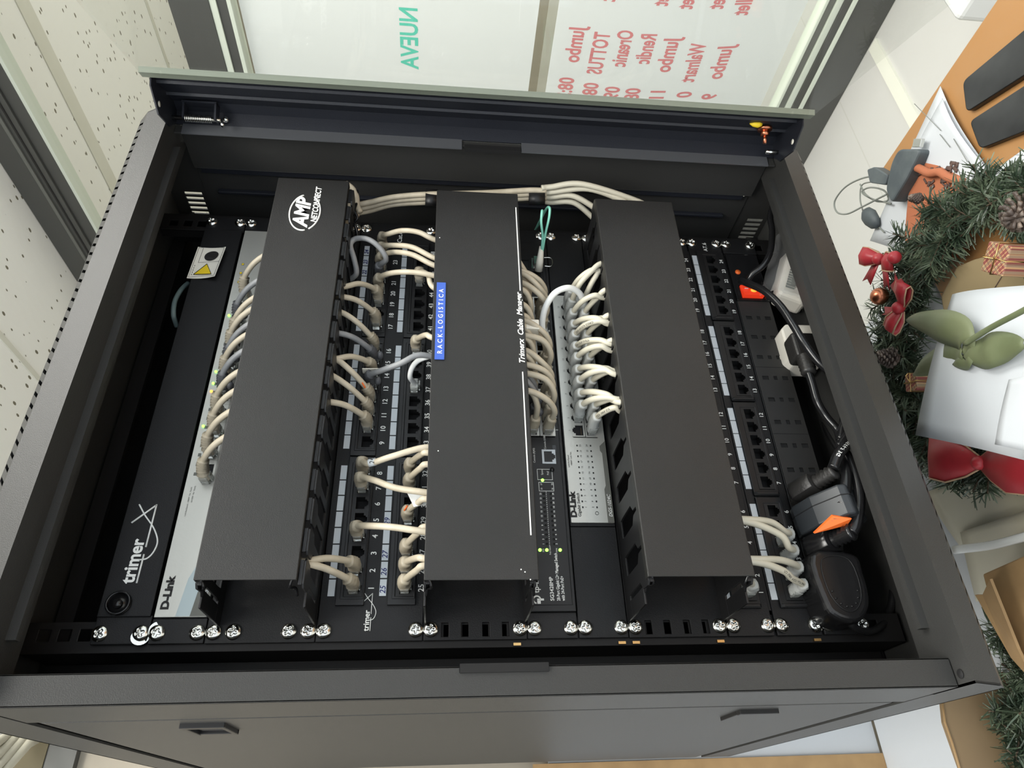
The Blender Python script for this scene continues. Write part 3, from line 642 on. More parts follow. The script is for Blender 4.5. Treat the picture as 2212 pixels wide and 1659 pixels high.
nb.text('SG3428MP',-210,z9-24.6,3.4,y=-5.4,bold=.02); nb.text('28-Port Gigabit L2+ Managed Switch',-210,z9-30,2.9,y=-5.4,bold=.02,sx=.72); nb.text('with 24-Port PoE+',-210,z9-34.2,2.9,y=-5.4,bold=.02,sx=.72)
for i in range(12):
    x=-158.3+i*4.5; nb.text(str(2*i+1),x,z9-19,1.7,y=-5.4,align='CENTER',bold=.03); nb.text(str(2*i+2),x,z9-31,1.7,y=-5.4,align='CENTER',bold=.03)
for k in range(26): nb.box(-160+k*2.1,-158.9+k*2.1,-5.3,-5.1,z9-24,z9-23.6)
nb.text('SYS',-166,z9-18.4,1.5,y=-5.4); nb.text('PoE MAX',-168.5,z9-24.6,1.5,y=-5.4); nb.text('FAN',-166.3,z9-30.6,1.5,y=-5.4)
fr=lambda x0,x1,a_,c_: [nb.box(x0,x1,-5.3,-5.1,z9-a_-.2,z9-a_+.2),nb.box(x0,x1,-5.3,-5.1,z9-c_-.2,z9-c_+.2),nb.box(x0-.2,x0+.2,-5.3,-5.1,z9-c_,z9-a_),nb.box(x1-.2,x1+.2,-5.3,-5.1,z9-c_,z9-a_)]
fr(-105.8,-96.6,17.2,31.4); fr(-94,-82.8,16.4,30.8)
for i,(x,z) in enumerate(((-103.5,19.5),(-98.8,19.5),(-103.5,30),(-98.8,30))): nb.text(('25','27','26','28')[i],x,z9-z-.8,1.6,y=-5.4,align='CENTER')
nb.text('Console (RJ45)',-76,z9-15,1.9,y=-5.4); nb.text('Console (USB)',-61,z9-26.5,1.9,y=-5.4); nb.text('Speed',-89,z9-21.8,1.9,y=-5.4); nb.text('PoE',-89,z9-27.6,1.9,y=-5.4)
for i,x in enumerate(tpx): nb.text(str(2*i+2),x,z9-40,2.2,y=-5.4,align='CENTER',bold=.01)
obj('front_print',nb,'white',P9)
b=MB()
for x,z in ((-94.5,21),(-164,14.6),(-164,20.9),(-164,33.2)): b.cyl((x,-4.5,z9-z),(x,-5.8,z9-z),1.5,10)
obj('status_led',b,'gled',P9)
b=MB()
for i in range(12):
    for z in (21.5,28.2): b.cyl((-158.3+i*4.5,-4.5,z9-z),(-158.3+i*4.5,-5.3,z9-z),1.1,8)
b.cyl((-83.4,-4,z9-31),(-83.4,-6.6,z9-31),2.2,14); b.box(-64,-56.5,-5.6,-4,z9-36.5,z9-33); obj('indicator_window',b,'gloss',P9)
b=MB(); b.plate(150,206,z9-40,z9-6,[(175,189,z9-21,z9-8),(175,189,z9-37,z9-24),(158,172,z9-21,z9-8),(158,172,z9-37,z9-24)],XZ(-6),2.2); b.box(150,206,-1,8,z9-40,z9-6); obj('sfp_cage',b,'black',P9)
b=MB(); b.box(174,190,-9,-3,z9-37.5,z9-23.5); b.box(176,188,-15,-9,z9-35,z9-26); b.tube([(175.5,-12,z9-38),(175.5,-12,z9-46),(182,-12,z9-48),(188.5,-12,z9-46),(188.5,-12,z9-38)],.7,6); obj('sfp_module',b,'chrome',P9)
screws(P9,z9,1)

# 10: small silver unmanaged switch held by two long ears
P10=thing('network_switch',U(10),1,'short silver 24-port switch with long black ears','network switch'); z10=U(10)
for a_,c_ in ((-241,-140.5),(141,241)): obj('mounting_ear',MB().box(a_,c_,-2,.2,z10-44,z10-.6),'black',P10,bevel=.5)
b=MB(); b.box(-140,140,-2.5,150,z10-43.8,z10-.6); obj('body',b,'black',P10,bevel=.6)
xd=lambda k:-38.6+k*14.5
b=MB(); b.plate(-137,138.5,z10-43,z10-1.6,[(xd(0)-8,xd(11)+8,z10-36,z10-11)],XZ(-4),1.8); obj('front_panel',b,'silver',P10,bevel=.3)
b=MB(); b.text('D-Link',-132,z10-7.2,5.6,y=-4.3,bold=.075,sx=1.2); b.text('Gigabit Switch',-131.5,z10-11.6,3,y=-4.3,shear=.25,bold=.01,sx=1.0)
for i in range(12):
    x=-121.7+i*6.0; b.box(x-.9,x+.9,-4.2,-4,z10-14.6,z10-13.2); b.text(str(2*i+1),x,z10-17.9,1.8,y=-4.3,align='CENTER'); b.text(str(2*i+2),x,z10-24.6,1.8,y=-4.3,align='CENTER'); b.box(x-.9,x+.9,-4.2,-4,z10-28.4,z10-27)
    b.text(str(2*i+1),xd(i),z10-8.6,2.0,y=-4.3,align='CENTER')
b.text('Link/Act/Speed',-80,z10-4.6,1.6,y=-4.3); b.text('1000M  Link Act',-78,z10-7.4,1.6,y=-4.3); b.sweep([(-127.7+1.6*math.cos(a_),-4.2,z10-27+1.6*math.sin(a_)) for a_ in [k*math.pi/8 for k in range(16)]],.25,4,closed=True)
obj('front_print',b,'ink',P10)
b=MB(); b.prism([(-137,z10-43),(-137,z10-36.8),(-103,z10-36.8),(-99,z10-38.6),(-64,z10-38.6),(-61,z10-36.8),(-56,z10-36.8),(-50,z10-43)],lambda p,q,t_:(p,t_,q),-4.3,-4); obj('stripe',b,'dgrey',P10)
b=MB(); b.text('DGS-1024C',-131.5,z10-41.6,3.3,y=-4.6,bold=.01,shear=.25); obj('model_print',b,'white',P10)
for k in range(12):
    for r_ in range(2): jack(P10,flip=(r_==0),m='silver',key='d',x=xd(k),z=z10-17-r_*13,w=14.5,h0=6.2,h1=6.8,y=-4.6)
screws(P10,z10,1)

# 15: power strip
P15=thing('power_strip',U(15),1,'black rack power strip with lit red switch and rows of three-hole sockets','power strip'); z15=U(15)
b=MB(); b.box(-241,-218,-2,.4,z15-44,z15-1); b.box(218,241,-2,.4,z15-44,z15-1); b.box(-218,218,0,44,z15-43,z15-1.6); obj('housing',b,'black',P15,bevel=.8)
b=MB(); Ho=[]
xo=[117.2-28*i for i in range(8)]
for x in xo:
    for dz,hw in ((-11.5,3.6),(-23,2.1),(-34.5,3.6)): Ho.append((x-2.5,x+2.5,z15+dz-hw,z15+dz+hw))
b.plate(-216,142,z15-42.2,z15-2.4,Ho,XZ(-1.5),1.6); 
for x in (47.5,-37,-121): b.m=1; b.box(x-.3,x+.3,-1.65,-1.4,z15-42.2,z15-2.4)
obj('socket_face',b,['strip','void'],P15,bevel=.5)
b=MB()
for x in xo:
    b.box(x-3,x+3,-.3,-.05,z15-38.5,z15-7.5)
obj('socket_inner',b,'void',P15)
b=MB(); b.plate(142,216,z15-42.6,z15-2,[(146,166,z15-36.5,z15-9)],XZ(-3),4); b.box(142,170,-6,-3,z15-39,z15-36.5); obj('switch_surround',b,'gloss',P15,bevel=.8)
b=MB(); b.prism([(147,-1),(147,-8.5),(156,-5),(165,-4),(165,-1)],lambda p,q,t_:(p,q,t_),z15-35.5,z15-10); rk=obj('rocker_switch',b,'redlamp',P15,bevel=.5)
b=MB(); b.sphere((155.5,-5.8,z15-24),3.6,12,8,(1,.35,1)); obj('glow_lamp',b,'amberlamp',rk)
b=MB(); b.box(158,158.8,-6,-5.2,z15-18,z15-13.5); b.sweep([(159+2*math.cos(a_),-5.4,z15-29+2*math.sin(a_)) for a_ in [k*math.pi/8 for k in range(16)]],.35,4,closed=True); obj('switch_print',b,'white',rk)
b=MB(); b.cyl((186,-2,z15-12),(186,-4,z15-12),3.4,16); obj('fuse_button',b,'orange',P15)
screws(P15,z15,1)
# ================================================================== PATCH CABLES
PS={'beige':('beige','beige'),'grey':('greycab','greyboot'),'clear':('cream','clearboot'),'white':('whitecab','whitecab')}
def resamp(P,step):
    L=[0]
    for a,b_ in zip(P,P[1:]): L.append(L[-1]+(b_-a).length)
    return L
PRINTED={'printed cream patch cable in port 1 of the lower 24-port panel':'4PR UTP LSZH 100% CU','cream patch cable in port 2 of the short silver switch':'LSZH 100% CU','cream patch cable in port 15 of the short silver switch':'EDN PATCH CORD','cream patch cable in port 13 of the short silver switch':'EDN CAT6 U/UTP'}
def on_path(P,txt,h,rad,parent,m='ink',st=2):      # lettering that follows a cable
    L=[0]
    for a,b_ in zip(P,P[1:]): L.append(L[-1]+(b_-a).length)
    def f(p,q):
        l=min(max(st+p,0),L[-1]-.01); j=max(i for i in range(len(L)-1) if L[i]<=l); a,c=P[j],P[j+1]; t_=(c-a).normalized(); o=a+t_*(l-L[j]); vw=(CW-o); vw=(vw-t_*vw.dot(t_)).normalized(); sd=t_.cross(vw)
        an=(q-h/2)/rad; return o+(vw*math.cos(an)+sd*math.sin(an))*(rad+.12)
    b=MB(); b.text(txt,0,0,h,bold=.02,fn=f,spacing=1.15); obj('jacket_print',b,m,parent)
def patch(label,port,pts,kind='beige',group=None,boot=(8,34),rad=2.9,ribs=True,cat='network cable',nm='patch_cable',wb=5.2):
    cab_m,boot_m=PS[kind]; X,z=port; root=empty(nm,(X,-6,z)); tag(root,label,cat,group)
    P=spline([(X,0,z),(X,-14,z)]+[Vector(p) for p in pts],10); L=resamp(P,1)
    pl=MB(); pl.box(X-5.6,X+5.6,-15,-3,z-3.6,z+3.8); pl.box(X-2.6,X+2.6,-16,-4,z-6,z-4.4); obj('plug',pl,'clear',root,bevel=.5)
    i0=next(i for i,l in enumerate(L) if l>=boot[0]); i1=next((i for i,l in enumerate(L) if l>=boot[1]),len(L)//2)
    seg=P[i0:i1+1]; n_=max(9,int((boot[1]-boot[0])/1.4)); Q=[]; R_=[]
    for k in range(n_+1):
        l=boot[0]+(boot[1]-boot[0])*k/n_; j=max(i for i in range(len(L)) if L[i]<=l+1e-6); j=min(j,len(P)-2); t_=(l-L[j])/max(1e-6,L[j+1]-L[j]); Q.append(P[j].lerp(P[j+1],min(1,t_)))
        s_=k/n_; r_=wb*(1-s_)+4.3*s_
        if ribs and s_>.3: r_+= .85*(1 if k%2 else -1)
        R_.append(r_)
    b=MB(); b.sweep(Q,R_,12,sq=.35 if kind!='grey' else .15); obj('boot',b,boot_m,root)
    if kind=='grey':
        b=MB(); b.sphere((X,-17,z-7.5),4.2,10,7,(1,1.2,.8)); obj('boot_bump',b,boot_m,root)
    b=MB(); b.smooth=True; i2=max(i0,i1-3); b.sweep(P[i2:],rad,10); jk=obj('jacket',b,cab_m,root)
    if nm=='patch_cable' and label in PRINTED: on_path(P[i1:],PRINTED[label],2.0,rad,jk)
    return root
def arc(X,z,out,end,via=(),lean=0):
    return [(X,-out*.6,z),(X+lean,-out,z)]+list(via)+[end]
# 48-port panel, upper row -> topmost manager (left) or middle manager (right)
zA,zB=-168,-272
up=-206; lo=-249.8
def to_top(k,u,v,kind,lab,via=None,out=26):
    e=A(u,v,Y=-52); x=x48(k-1)
    m=[Vector((x,-out-4,up+2)).lerp(e,.45)+Vector((0,-6,0))]
    return patch(lab,(x,up),[(x,-out,up+1)]+(via or m)+[e,e+Vector((6,6,26))],kind,'patch cables of the 48-port panel',boot=(9,30))
def to_mid(k,row,u,v,kind,lab,via=None,out=27,Y=-58,boot=(9,31)):
    z=up if row==0 else lo; x=x48(k-1); e=A(u,v,Y=Y)
    m=[Vector((x,-out-6,z-3)).lerp(e,.5)+Vector((0,-4,0))]
    return patch(lab,(x,z),[(x,-out,z)]+(via or m)+[e,e+Vector((0,10,-30))],kind,'patch cables of the 48-port panel',boot=boot)
to_top(1,655,1215,'beige','beige patch cable in port 1 of the 48-port panel'); to_top(2,652,1212,'beige','beige patch cable in port 2 of the 48-port panel')
to_top(10,703,867,'beige','beige patch cable in port 10 of the 48-port panel'); to_top(11,702,805,'beige','beige patch cable in port 11 of the 48-port panel')
to_top(12,717,772,'beige','nicked beige patch cable with pen mark in port 12 of the 48-port panel'); to_top(14,716,776,'beige','beige patch cable with paper flag in port 14 of the 48-port panel')
to_top(15,721,718,'grey','straight grey patch cable in port 15 of the 48-port panel'); to_top(16,729,672,'beige','beige patch cable in port 16 of the 48-port panel')
to_top(17,731,640,'beige','beige patch cable in port 17 of the 48-port panel'); to_top(19,738,620,'beige','beige patch cable in port 19 of the 48-port panel')
x=x48(20); e=A(778,530,Y=-62)
patch('grey patch cable looping upwards from port 21 of the 48-port panel',(x,up),[(x,-30,up),A(834,560,Y=-48),A(820,535,Y=-58),A(795,517,Y=-62),A(768,516,Y=-58),A(757,530,Y=-55),A(765,560,Y=-50),A(770,590,Y=-40),A(757,604,Y=-30)],'grey','patch cables of the 48-port panel',boot=(9,32))
to_mid(4,0,920,1149,'beige','beige patch cable in port 4 of the 48-port panel',via=[A(800,1136,Y=-44),A(850,1139,Y=-54)])
to_mid(7,0,920,1064,'beige','beige patch cable in port 7 of the 48-port panel',via=[A(810,1038,Y=-42),A(855,1054,Y=-52)])
to_mid(8,0,926,966,'beige','beige patch cable with white 26 tag in port 8 of the 48-port panel',via=[A(800,1001,Y=-40),A(850,985,Y=-52)])
to_mid(13,0,932,770,'grey','grey patch cable in port 13 of the 48-port panel, crossing the lower row',via=[A(825,800,Y=-42),A(865,785,Y=-54),A(900,768,Y=-60)])
to_mid(20,0,940,596,'beige','beige patch cable in port 20 of the 48-port panel',via=[A(845,590,Y=-46),A(890,588,Y=-56)])
to_mid(22,0,940,574,'beige','beige patch cable in port 22 of the 48-port panel',via=[A(848,545,Y=-44),A(890,550,Y=-56)])
to_mid(23,0,940,558,'beige','beige patch cable in port 23 of the 48-port panel',via=[A(845,530,Y=-44),A(890,534,Y=-56)])
to_mid(24,0,940,518,'beige','beige patch cable in port 24 of the 48-port panel',via=[A(840,505,Y=-44),A(870,498,Y=-54),A(905,502,Y=-60)])
for k,u,v,t_ in ((1,920,1222,'beige patch cable in port 25 of the 48-port panel'),(2,920,1207,'beige patch cable in port 26 of the 48-port panel'),(3,922,1138,'beige patch cable in port 27 of the 48-port panel'),(5,924,1078,'frayed beige patch cable with white tape flag in port 29 of the 48-port panel'),(7,926,1003,'beige patch cable in port 31 of the 48-port panel'),(8,926,978,'beige patch cable in port 32 of the 48-port panel'),(16,936,730,'beige patch cable in port 40 of the 48-port panel'),(21,938,622,'beige patch cable in port 45 of the 48-port panel')):
    to_mid(k,1,u,v,'beige',t_,out=24,boot=(9,29))
x=x48(12); patch('flat white cable with clear plug in port 37 of the 48-port panel',(x,lo),[(x,-15,lo),A(886,815,Y=-30),A(890,795,Y=-42),A(905,778,Y=-52),A(936,768,Y=-58),A(950,768,Y=-50)],'white','patch cables of the 48-port panel',boot=(6,10),rad=2.6,ribs=False,wb=4)
# tags on cables
def flag(name,label,c,ax1,ax2,h,m='wlabel',t=None):
    b=MB(); b.obox(c,(ax1,ax2,Vector(ax1).cross(Vector(ax2))),h); o=obj(name,b,m); 
    tag(o,label,'cable tag'); return o
a=A(795,1001,Y=-41); b_=A(812,997,Y=-43); 
b=MB(); b.sweep([a.lerp(b_,.1),b_],3.6,14); o=tag(obj('cable_tag',b,'wlabel'),'white 26 tag wrapped around a beige cable','cable tag')
b=MB(); q=a.lerp(b_,.55)+Vector((0,-3.9,0)); b.text('26',0,0,4.4,bold=.01,align='CENTER',fn=lambda p,r_:(q.x+p,q.y,q.z-2+r_)); ob=obj('tag_number',b,'ink',o)
flag('tape_flag','torn white tape flag beside port 30',A(906,1076,Y=-46),(0.9,-.1,.45),(-.3,-.2,.9),(7,8,.4),'film')
flag('paper_flag','narrow paper flag under the grey plug in port 13',A(802,801,Y=-30),(.1,.2,1),(0,1,0),(9,4,.4),'stick')
b=MB()
for q_,r_ in ((A(782,826,Y=-36),A(789,838,Y=-33)),(A(873,1103,Y=-30),A(880,1092,Y=-33))): b.sweep([q_,r_],.8,6)
tag(obj('bare_wire',b,'orange'),'bare orange cable cores showing on damaged patch cables','wire')
# topmost silver switch, cables bending right beneath the cover
for i,(u,v,kind,t_) in enumerate(((528,600,'beige','beige patch cable highest up towards the right end of the top silver switch'),(522,655,'grey','first grey patch cable from the right on the top silver switch'),(508,690,'beige','beige patch cable left of the first grey one on the top silver switch'),(497,716,'beige','beige patch cable right of the middle grey one on the top silver switch'),(500,748,'grey','middle grey patch cable on the top silver switch'),(492,772,'beige','beige patch cable between the two left grey ones on the top silver switch'),(487,806,'grey','leftmost grey patch cable on the top silver switch'),(472,852,'beige','beige patch cable just left of the amber light on the top silver switch'),(462,892,'beige','beige patch cable above the third green light of the top silver switch'),(447,938,'beige','second beige patch cable from the left on the top silver switch'),(436,992,'beige','leftmost beige patch cable on the top silver switch'))):
    h=A(u,v,Y=-24); x=h.x-10; zz=z2-18.5 if i%2 else z2-19.5
    patch(t_,(x,zz),[(x+3,-20,zz),(x+8,-30,zz-3),(x+16,-42,zz-14),(x+22,-50,zz-30),(x+24,-48,zz-50)],kind,'patch cables of the top silver switch',boot=(9,30),rad=3)
# small silver switch -> lowest manager
gaps=[A(u,v,Y=-52) for u,v in ((1303,592),(1309,650),(1317,706),(1325,758),(1334,818),(1343,880))]
for k in range(12):
    for r_ in range(2):
        if k==0 and r_==0: continue
        if k==11 and r_==1: continue
        x=xd(k); zz=z10-17-r_*13; gi=min(5,max(0,5-int((k-.5)/1.9))) if k else 5
        g=gaps[gi]; jx=random.uniform(-4,4); e=Vector((g.x+jx,-62+random.uniform(-6,6),-447))
        if k==0: e=Vector((x-4,-50,-452))
        ln=['odd','even'][r_]
        m=Vector((x+(e.x-x)*.35,-44-5*(1-r_),zz-(4 if r_ else 6)))
        m2=Vector((x+(e.x-x)*.7,-56-5*(1-r_),zz+(e.z-zz)*.6))
        patch('cream patch cable in port %d of the short silver switch'%(2*k+1+r_),(x,zz),[(x+1.5,-26,zz),m,m2,e,e+Vector((5,3,-26))],'clear','cream cables of the short silver switch',boot=(7,33),rad=3)
x=x48(0)
# thick white jumper between the two switches
tx=tpx[7]; zt=z9-29.1
patch('thick white jumper cable arching from the black switch to the short silver switch',(A(1183,742,Y=0).x,zt),[A(1182,738,Y=-14),A(1173,715,Y=-28),A(1172,690,Y=-38),A(1180,660,Y=-50),A(1200,632,Y=-60),A(1228,622,Y=-60),A(1250,632,Y=-50),A(1262,655,Y=-36),A(1262,672,Y=-22)],'white',None,boot=(6,36),rad=3.4)
# black PoE switch: jumble curling back under the middle manager
for i,xx in enumerate(tpx):
    for r_ in range(2):
        if (i,r_) in ((7,1),(6,1),(11,1)): continue
        zz=z9-13.5-r_*15.6; ex=xx+random.uniform(4,20); s_=random.uniform(0,7)
        patch('beige patch cable in %s port column %d of the black switch'%(('upper','lower')[r_],i+1),(xx,zz),[(xx+1,-22,zz-1),(xx+3+s_*.4,-36-s_,zz-1-2*r_),(xx+8+s_,-48-s_,zz+6),(ex+6,-58,zz+20+r_*4),(ex+8,-52,zz+40)],'beige' if (i,r_) not in ((1,0),(2,0)) else 'grey','beige cables of the black switch',boot=(7,27),rad=3)
patch('black patch cable in lower port column 6 of the black switch',(tpx[5]+6,z9-29.1),[(tpx[5]+6,-20,z9-29.5),(tpx[5]+8,-34,z9-28),(tpx[5]+14,-44,z9-20),(tpx[5]+20,-56,z9-6)],'beige','beige cables of the black switch',boot=(7,22))
b=MB(); b.obox(A(1149,706,Y=-52),((1,0,0),(0,1,0),(0,0,1)),(6,5,7)); tag(obj('cable_clip',b,'stick',bevel=.8),'small cream clip among the beige cables of the black switch','clip')
# lower 24-port panel
zp=U(14)-24.2; zq=U(13)-24.2
for k,(u,v),t_,via in ((1,(1632,1214),'printed cream patch cable in port 1 of the lower 24-port panel',[A(1712,1250,Y=-36),A(1690,1232,Y=-46)]),(2,(1632,1208),'cream patch cable in port 2 of the lower 24-port panel',[A(1708,1216,Y=-36),A(1680,1209,Y=-46)]),(3,(1614,1127),'cream patch cable in port 3 of the lower 24-port panel',[A(1704,1182,Y=-36),A(1685,1155,Y=-46)]),(4,(1612,1122),'cream patch cable in port 4 of the lower 24-port panel',[A(1695,1148,Y=-36),A(1665,1128,Y=-46)])):
    xx=x24(k-1); e=A(u,v,Y=-56); patch(t_,(xx,zp),[(xx+1,-24,zp)]+via+[e,e+Vector((4,8,32))],'clear','cream cables of the 24-port panels',boot=(6,25),rad=3.1,ribs=True)
xx=x24(0); e=A(1608,1243,Y=-44); patch('cream patch cable in port 1 of the upper 24-port panel',(xx,zq),[(xx+1,-22,zq+1),e,e+Vector((10,-8,14)),e+Vector((20,-6,34))],'clear','cream cables of the 24-port panels',boot=(6,25),rad=3)
# fat bundle running down the right-hand side behind the managers
zs=(-186,-262)
for i in range(3):
    b=MB(); q=[A(775,442+i*9,X=250),A(800,437+i*9,X=252),A(850,426+i*8,X=255),A(920,420+i*8.6,X=255),A(1000,418+i*8,X=256),A(1060,416+i*8,X=256),A(1143,411+i*8.5,X=256),A(1180,412+i*8,X=256)]
    b.smooth=True; b.tube(q,3.3,10); tag(obj('cable',b,'beige'),'beige cable in the black-strapped bundle at the right of the rack, %s of the three'%('frontmost','middle','rearmost')[i],'cable','strapped cable bundle')
for i,(p,q,t_) in enumerate((((1260,398),(1380,436),'outermost'),((1270,408),(1345,434),'second'),((1240,424),(1300,460),'third'),((1240,438),(1285,474),'innermost'))):
    b=MB(); b.smooth=True; b.tube([A(1170,406+i*9,X=256),A(1190,404+i*11,X=258),A(*p,X=256),A(*q,X=244),A(q[0]+25,q[1]+22,X=230)],3.4,10)
    tag(obj('cable',b,'cream'),'cream cable fanning out below the lower black strap, %s of four'%t_,'cable','fanned cream cables')
for a_,c_,t_ in (((919,426),(946,428),'upper'),((1142,424),(1176,424),'lower')):
    b=MB(); p,q=A(*a_,X=255),A(*c_,X=255); b.sweep([p,q],[12.5,12.5],14,sq=.1,asp=.6,up=(0,1,0)); tag(obj('velcro_strap',b,'plastic'),'%s black strap wrapped around the cable bundle at the right'%t_,'strap')
for i,(pts,t_) in enumerate((([(748,396),(762,408),(770,425),(772,445),(778,458)],'first'),([(746,402),(754,425),(757,450),(750,475),(742,498)],'second'),([(775,455),(765,475),(755,492),(745,505)],'third'),([(748,505),(752,520),(757,535)],'fourth'))):
    b=MB(); b.smooth=True; b.tube([A(*p,Y=-48+6*i) for p in pts],3.2,10); tag(obj('cable',b,'beige'),'short beige cable leaving the right end of the topmost cable manager, %s from the front'%t_,'cable','cables at the end of the topmost manager')
b=MB(); b.obox(A(770,440,Y=-40),((0,1,0),(1,0,0),(0,0,1)),(10,12,2)); b.tube([A(770,440,Y=-52),A(766,455,Y=-55),A(772,470,Y=-52),A(766,480,Y=-48)],1.6,6); b.tube([A(758,482,Y=-50),A(768,490,Y=-52),A(772,512,Y=-44)],2,6); tag(obj('cable_retainer',b,'gloss'),'glossy black plastic retainer gripping cables beside the topmost manager','cable clip')
b=MB(); b.smooth=True
b.tube([A(1166,560,Y=-18),A(1170,540,Y=-30),A(1172,510,Y=-45),A(1169,480,Y=-60),A(1171,455,Y=-66),A(1170,470,Y=-40),A(1160,492,Y=20)],1.5,8); b.tube([A(1168,560,Y=-18),A(1172,540,Y=-30),A(1178,505,Y=-45),A(1186,470,Y=-60),A(1187,449,Y=-66),A(1178,455,Y=-45),A(1155,500,Y=20)],1.5,8)
fb=tag(obj('fibre_cable',b,'teal'),'aqua fibre optic cable looping above the black switch','fibre cable')
b=MB(); b.sweep([A(1163,585,Y=-10),A(1166,565,Y=-20),A(1170,532,Y=-32)],[4.6,4.2,2.6],8,sq=.3); obj('connector',b,'stick',fb)
b=MB(); b.smooth=True; b.tube([A(406,612,Y=20),A(392,625,Y=10),A(378,650,Y=5),A(375,680,Y=5),A(382,705,Y=20)],2.6,8); tag(obj('cable',b,'slate'),'thin slate-coloured cable bowed out behind the fibre tray','cable')
for i,(u0,v0,u1,v1) in enumerate(((1045,1408,1075,1440),(1065,1408,1098,1440),(1085,1408,1120,1440),(1105,1408,1140,1440),(1125,1408,1165,1440),(1240,1404,1256,1434),(1538,1400,1548,1432))):
    b=MB(); b.smooth=True; b.tube([A(u0-6,v0-10,Y=120),A(u0,v0,Y=110),A(u1,v1,Y=100),A(u1+10,v1+22,Y=100)],4.5,8); tag(obj('cable',b,'beige'),'dim beige cable deep in the cabinet behind the left rail, number %s from the top'%('one','two','three','four','five','six','seven')[i],'cable','cables behind the left rail')
# ================================================================== POWER GEAR BELOW THE STRIP
def cord(name,label,pts,r=4.2,m='gloss',n=10):
    b=MB(); b.smooth=True; b.tube(pts,r,12,n); o=tag(obj(name,b,m),label,'power cable','black power cables')
    if 'printed' in label: on_path(spline(pts,n),'H05VV-F 3G',3.2,r,o,'white',10)
    return o
def at(l,Y): return [A(u,v,Y=Y+(p[0] if p else 0)) for u,v,*p in l]
cord('power_cable','black power cord curving from the lit red switch down to the tangle',at([(1600,606,0),(1615,612,-10),(1650,628,-24),(1685,660,-32),(1712,700,-36),(1735,738,-38),(1765,778,-36),(1795,806,-34)],-20))
cord('power_cable','black power cord running up from the lit red switch behind the corner bracket',at([(1612,612,-5),(1625,592,-15),(1650,572,-25),(1664,545,-30),(1668,500,-32),(1664,470,-34),(1672,440,-38),(1690,424,-45)],-5),r=3.8)
cord('power_cable','black power cord making the widest loop below the tangle top',at([(1765,778,4),(1792,805),(1815,835),(1848,850,-14),(1858,880,-18),(1852,910,-16),(1830,940,-12),(1812,965,-10)],-34))
cord('power_cable','black power cord in the inner straight strand of the loop',at([(1790,770,-20),(1810,800,-22),(1822,840,-24),(1825,880,-26),(1822,915,-26),(1815,950,-24)],-16))
cord('power_cable','black power cord dropping from the plug in the white adaptor',at([(1745,800,-34),(1755,830,-32),(1766,868,-30),(1785,900,-26),(1808,928,-26),(1816,955,-30)],-8),r=4)
cord('power_cable','black power cord entering the grey angled adaptor',at([(1816,960),(1822,990),(1828,1020,-8),(1826,1060,-10),(1818,1092,-10)],-44),r=5)
cord('power_cable','printed black power cord bending into the upper cord connector',at([(1835,955,0),(1822,968,-8),(1810,985,-10),(1800,1012,-8)],-50),r=5.2)
cord('power_cable','black power cord swinging down to the lower cord connector',at([(1820,970),(1838,1000,-4),(1852,1040,-6),(1857,1085,-6),(1850,1130,-6),(1840,1150,-4)],-46),r=5)
cord('power_cable','thin black lead curving in the dark under the power strip',at([(1772,880,40),(1785,930,30),(1812,975,20),(1830,1000,20)],0),r=2.8,m='plastic')
cord('power_cable','black lead of the oval adaptor sweeping round the bottom left',at([(1825,1328),(1840,1350),(1870,1365,10),(1900,1355,20),(1920,1325,30),(1928,1280,30),(1918,1235,40),(1890,1190,50),(1872,1170,50)],-20),r=3.4,m='plastic')
def plugbody(name,label,a,c,w0,w1,m='rubber',ribs=0,wid=1.5):
    e=empty(name,a); tag(e,label,'plug','power connectors')
    a,c=Vector(a),Vector(c); d_=(c-a); n_=14; P=[a+d_*(i/n_) for i in range(n_+1)]; R_=[w0*(.75 if i==0 else 1) if i<7 else w0+(w1-w0)*(i-6)/8 for i in range(n_+1)]
    b=MB(); b.sweep(P[:9],R_[:9],12,sq=.45,asp=wid); obj('body',b,m,e,bevel=.4)
    b=MB(); Q=[a+d_*(.56+.5*i/10) for i in range(11)]; b.sweep(Q,[w1+(1.8 if i%2 else 0) for i in range(11)],14); obj('strain_relief',b,m,e); return e
plugbody('cord_connector','upper black cord connector plugged into the power strip, dull rubber',A(1718,1072,Y=-12),A(1800,1020,Y=-52),9.5,6.2)
plugbody('cord_connector','lower black cord connector plugged into the power strip, glossy rubber',A(1752,1188,Y=-12),A(1838,1150,Y=-50),10,6.4,'gloss')
e=empty('angled_adaptor',A(1775,1115,Y=-20)); tag(e,'grey angled adaptor with orange warning label on the power strip','adaptor')
b=MB(); cc=A(1785,1108,Y=-30); ax=(A(1845,1085,Y=-46)-A(1738,1128,Y=-6)).normalized(); ay=Vector((1,0,0)); ay=(ay-ax*ay.dot(ax)).normalized(); az=ax.cross(ay)
pr=[(-32,-8),(-28,-14),(-4,-21),(22,-21),(28,-16),(30,12),(24,17),(-4,17),(-26,10),(-32,4)]
b.prism(pr,lambda p,q,t_:cc+ax*p+az*q+ay*t_,-15,15); obj('body',b,'grub',e,bevel=2.5,seg=3)
b=MB(); b.prism(pr,lambda p,q,t_:cc+ax*p*1.01+az*q*1.01+ay*t_,3.5,4.5); obj('seam',b,'void',e)
lq=[A(1752,1146,Y=-36),A(1792,1108,Y=-49),A(1832,1114,Y=-52),A(1822,1128,Y=-44)]; nn=(lq[1]-lq[0]).cross(lq[3]-lq[0]).normalized(); nn=nn if nn.y<0 else -nn
b=MB(); b.add([p+nn*7 for p in lq]+[p+nn*4 for p in lq],[(0,1,2,3),(7,6,5,4),(0,4,5,1),(1,5,6,2),(2,6,7,3),(3,7,4,0)]); wl=obj('warning_label',b,'orange',e)
b=MB()
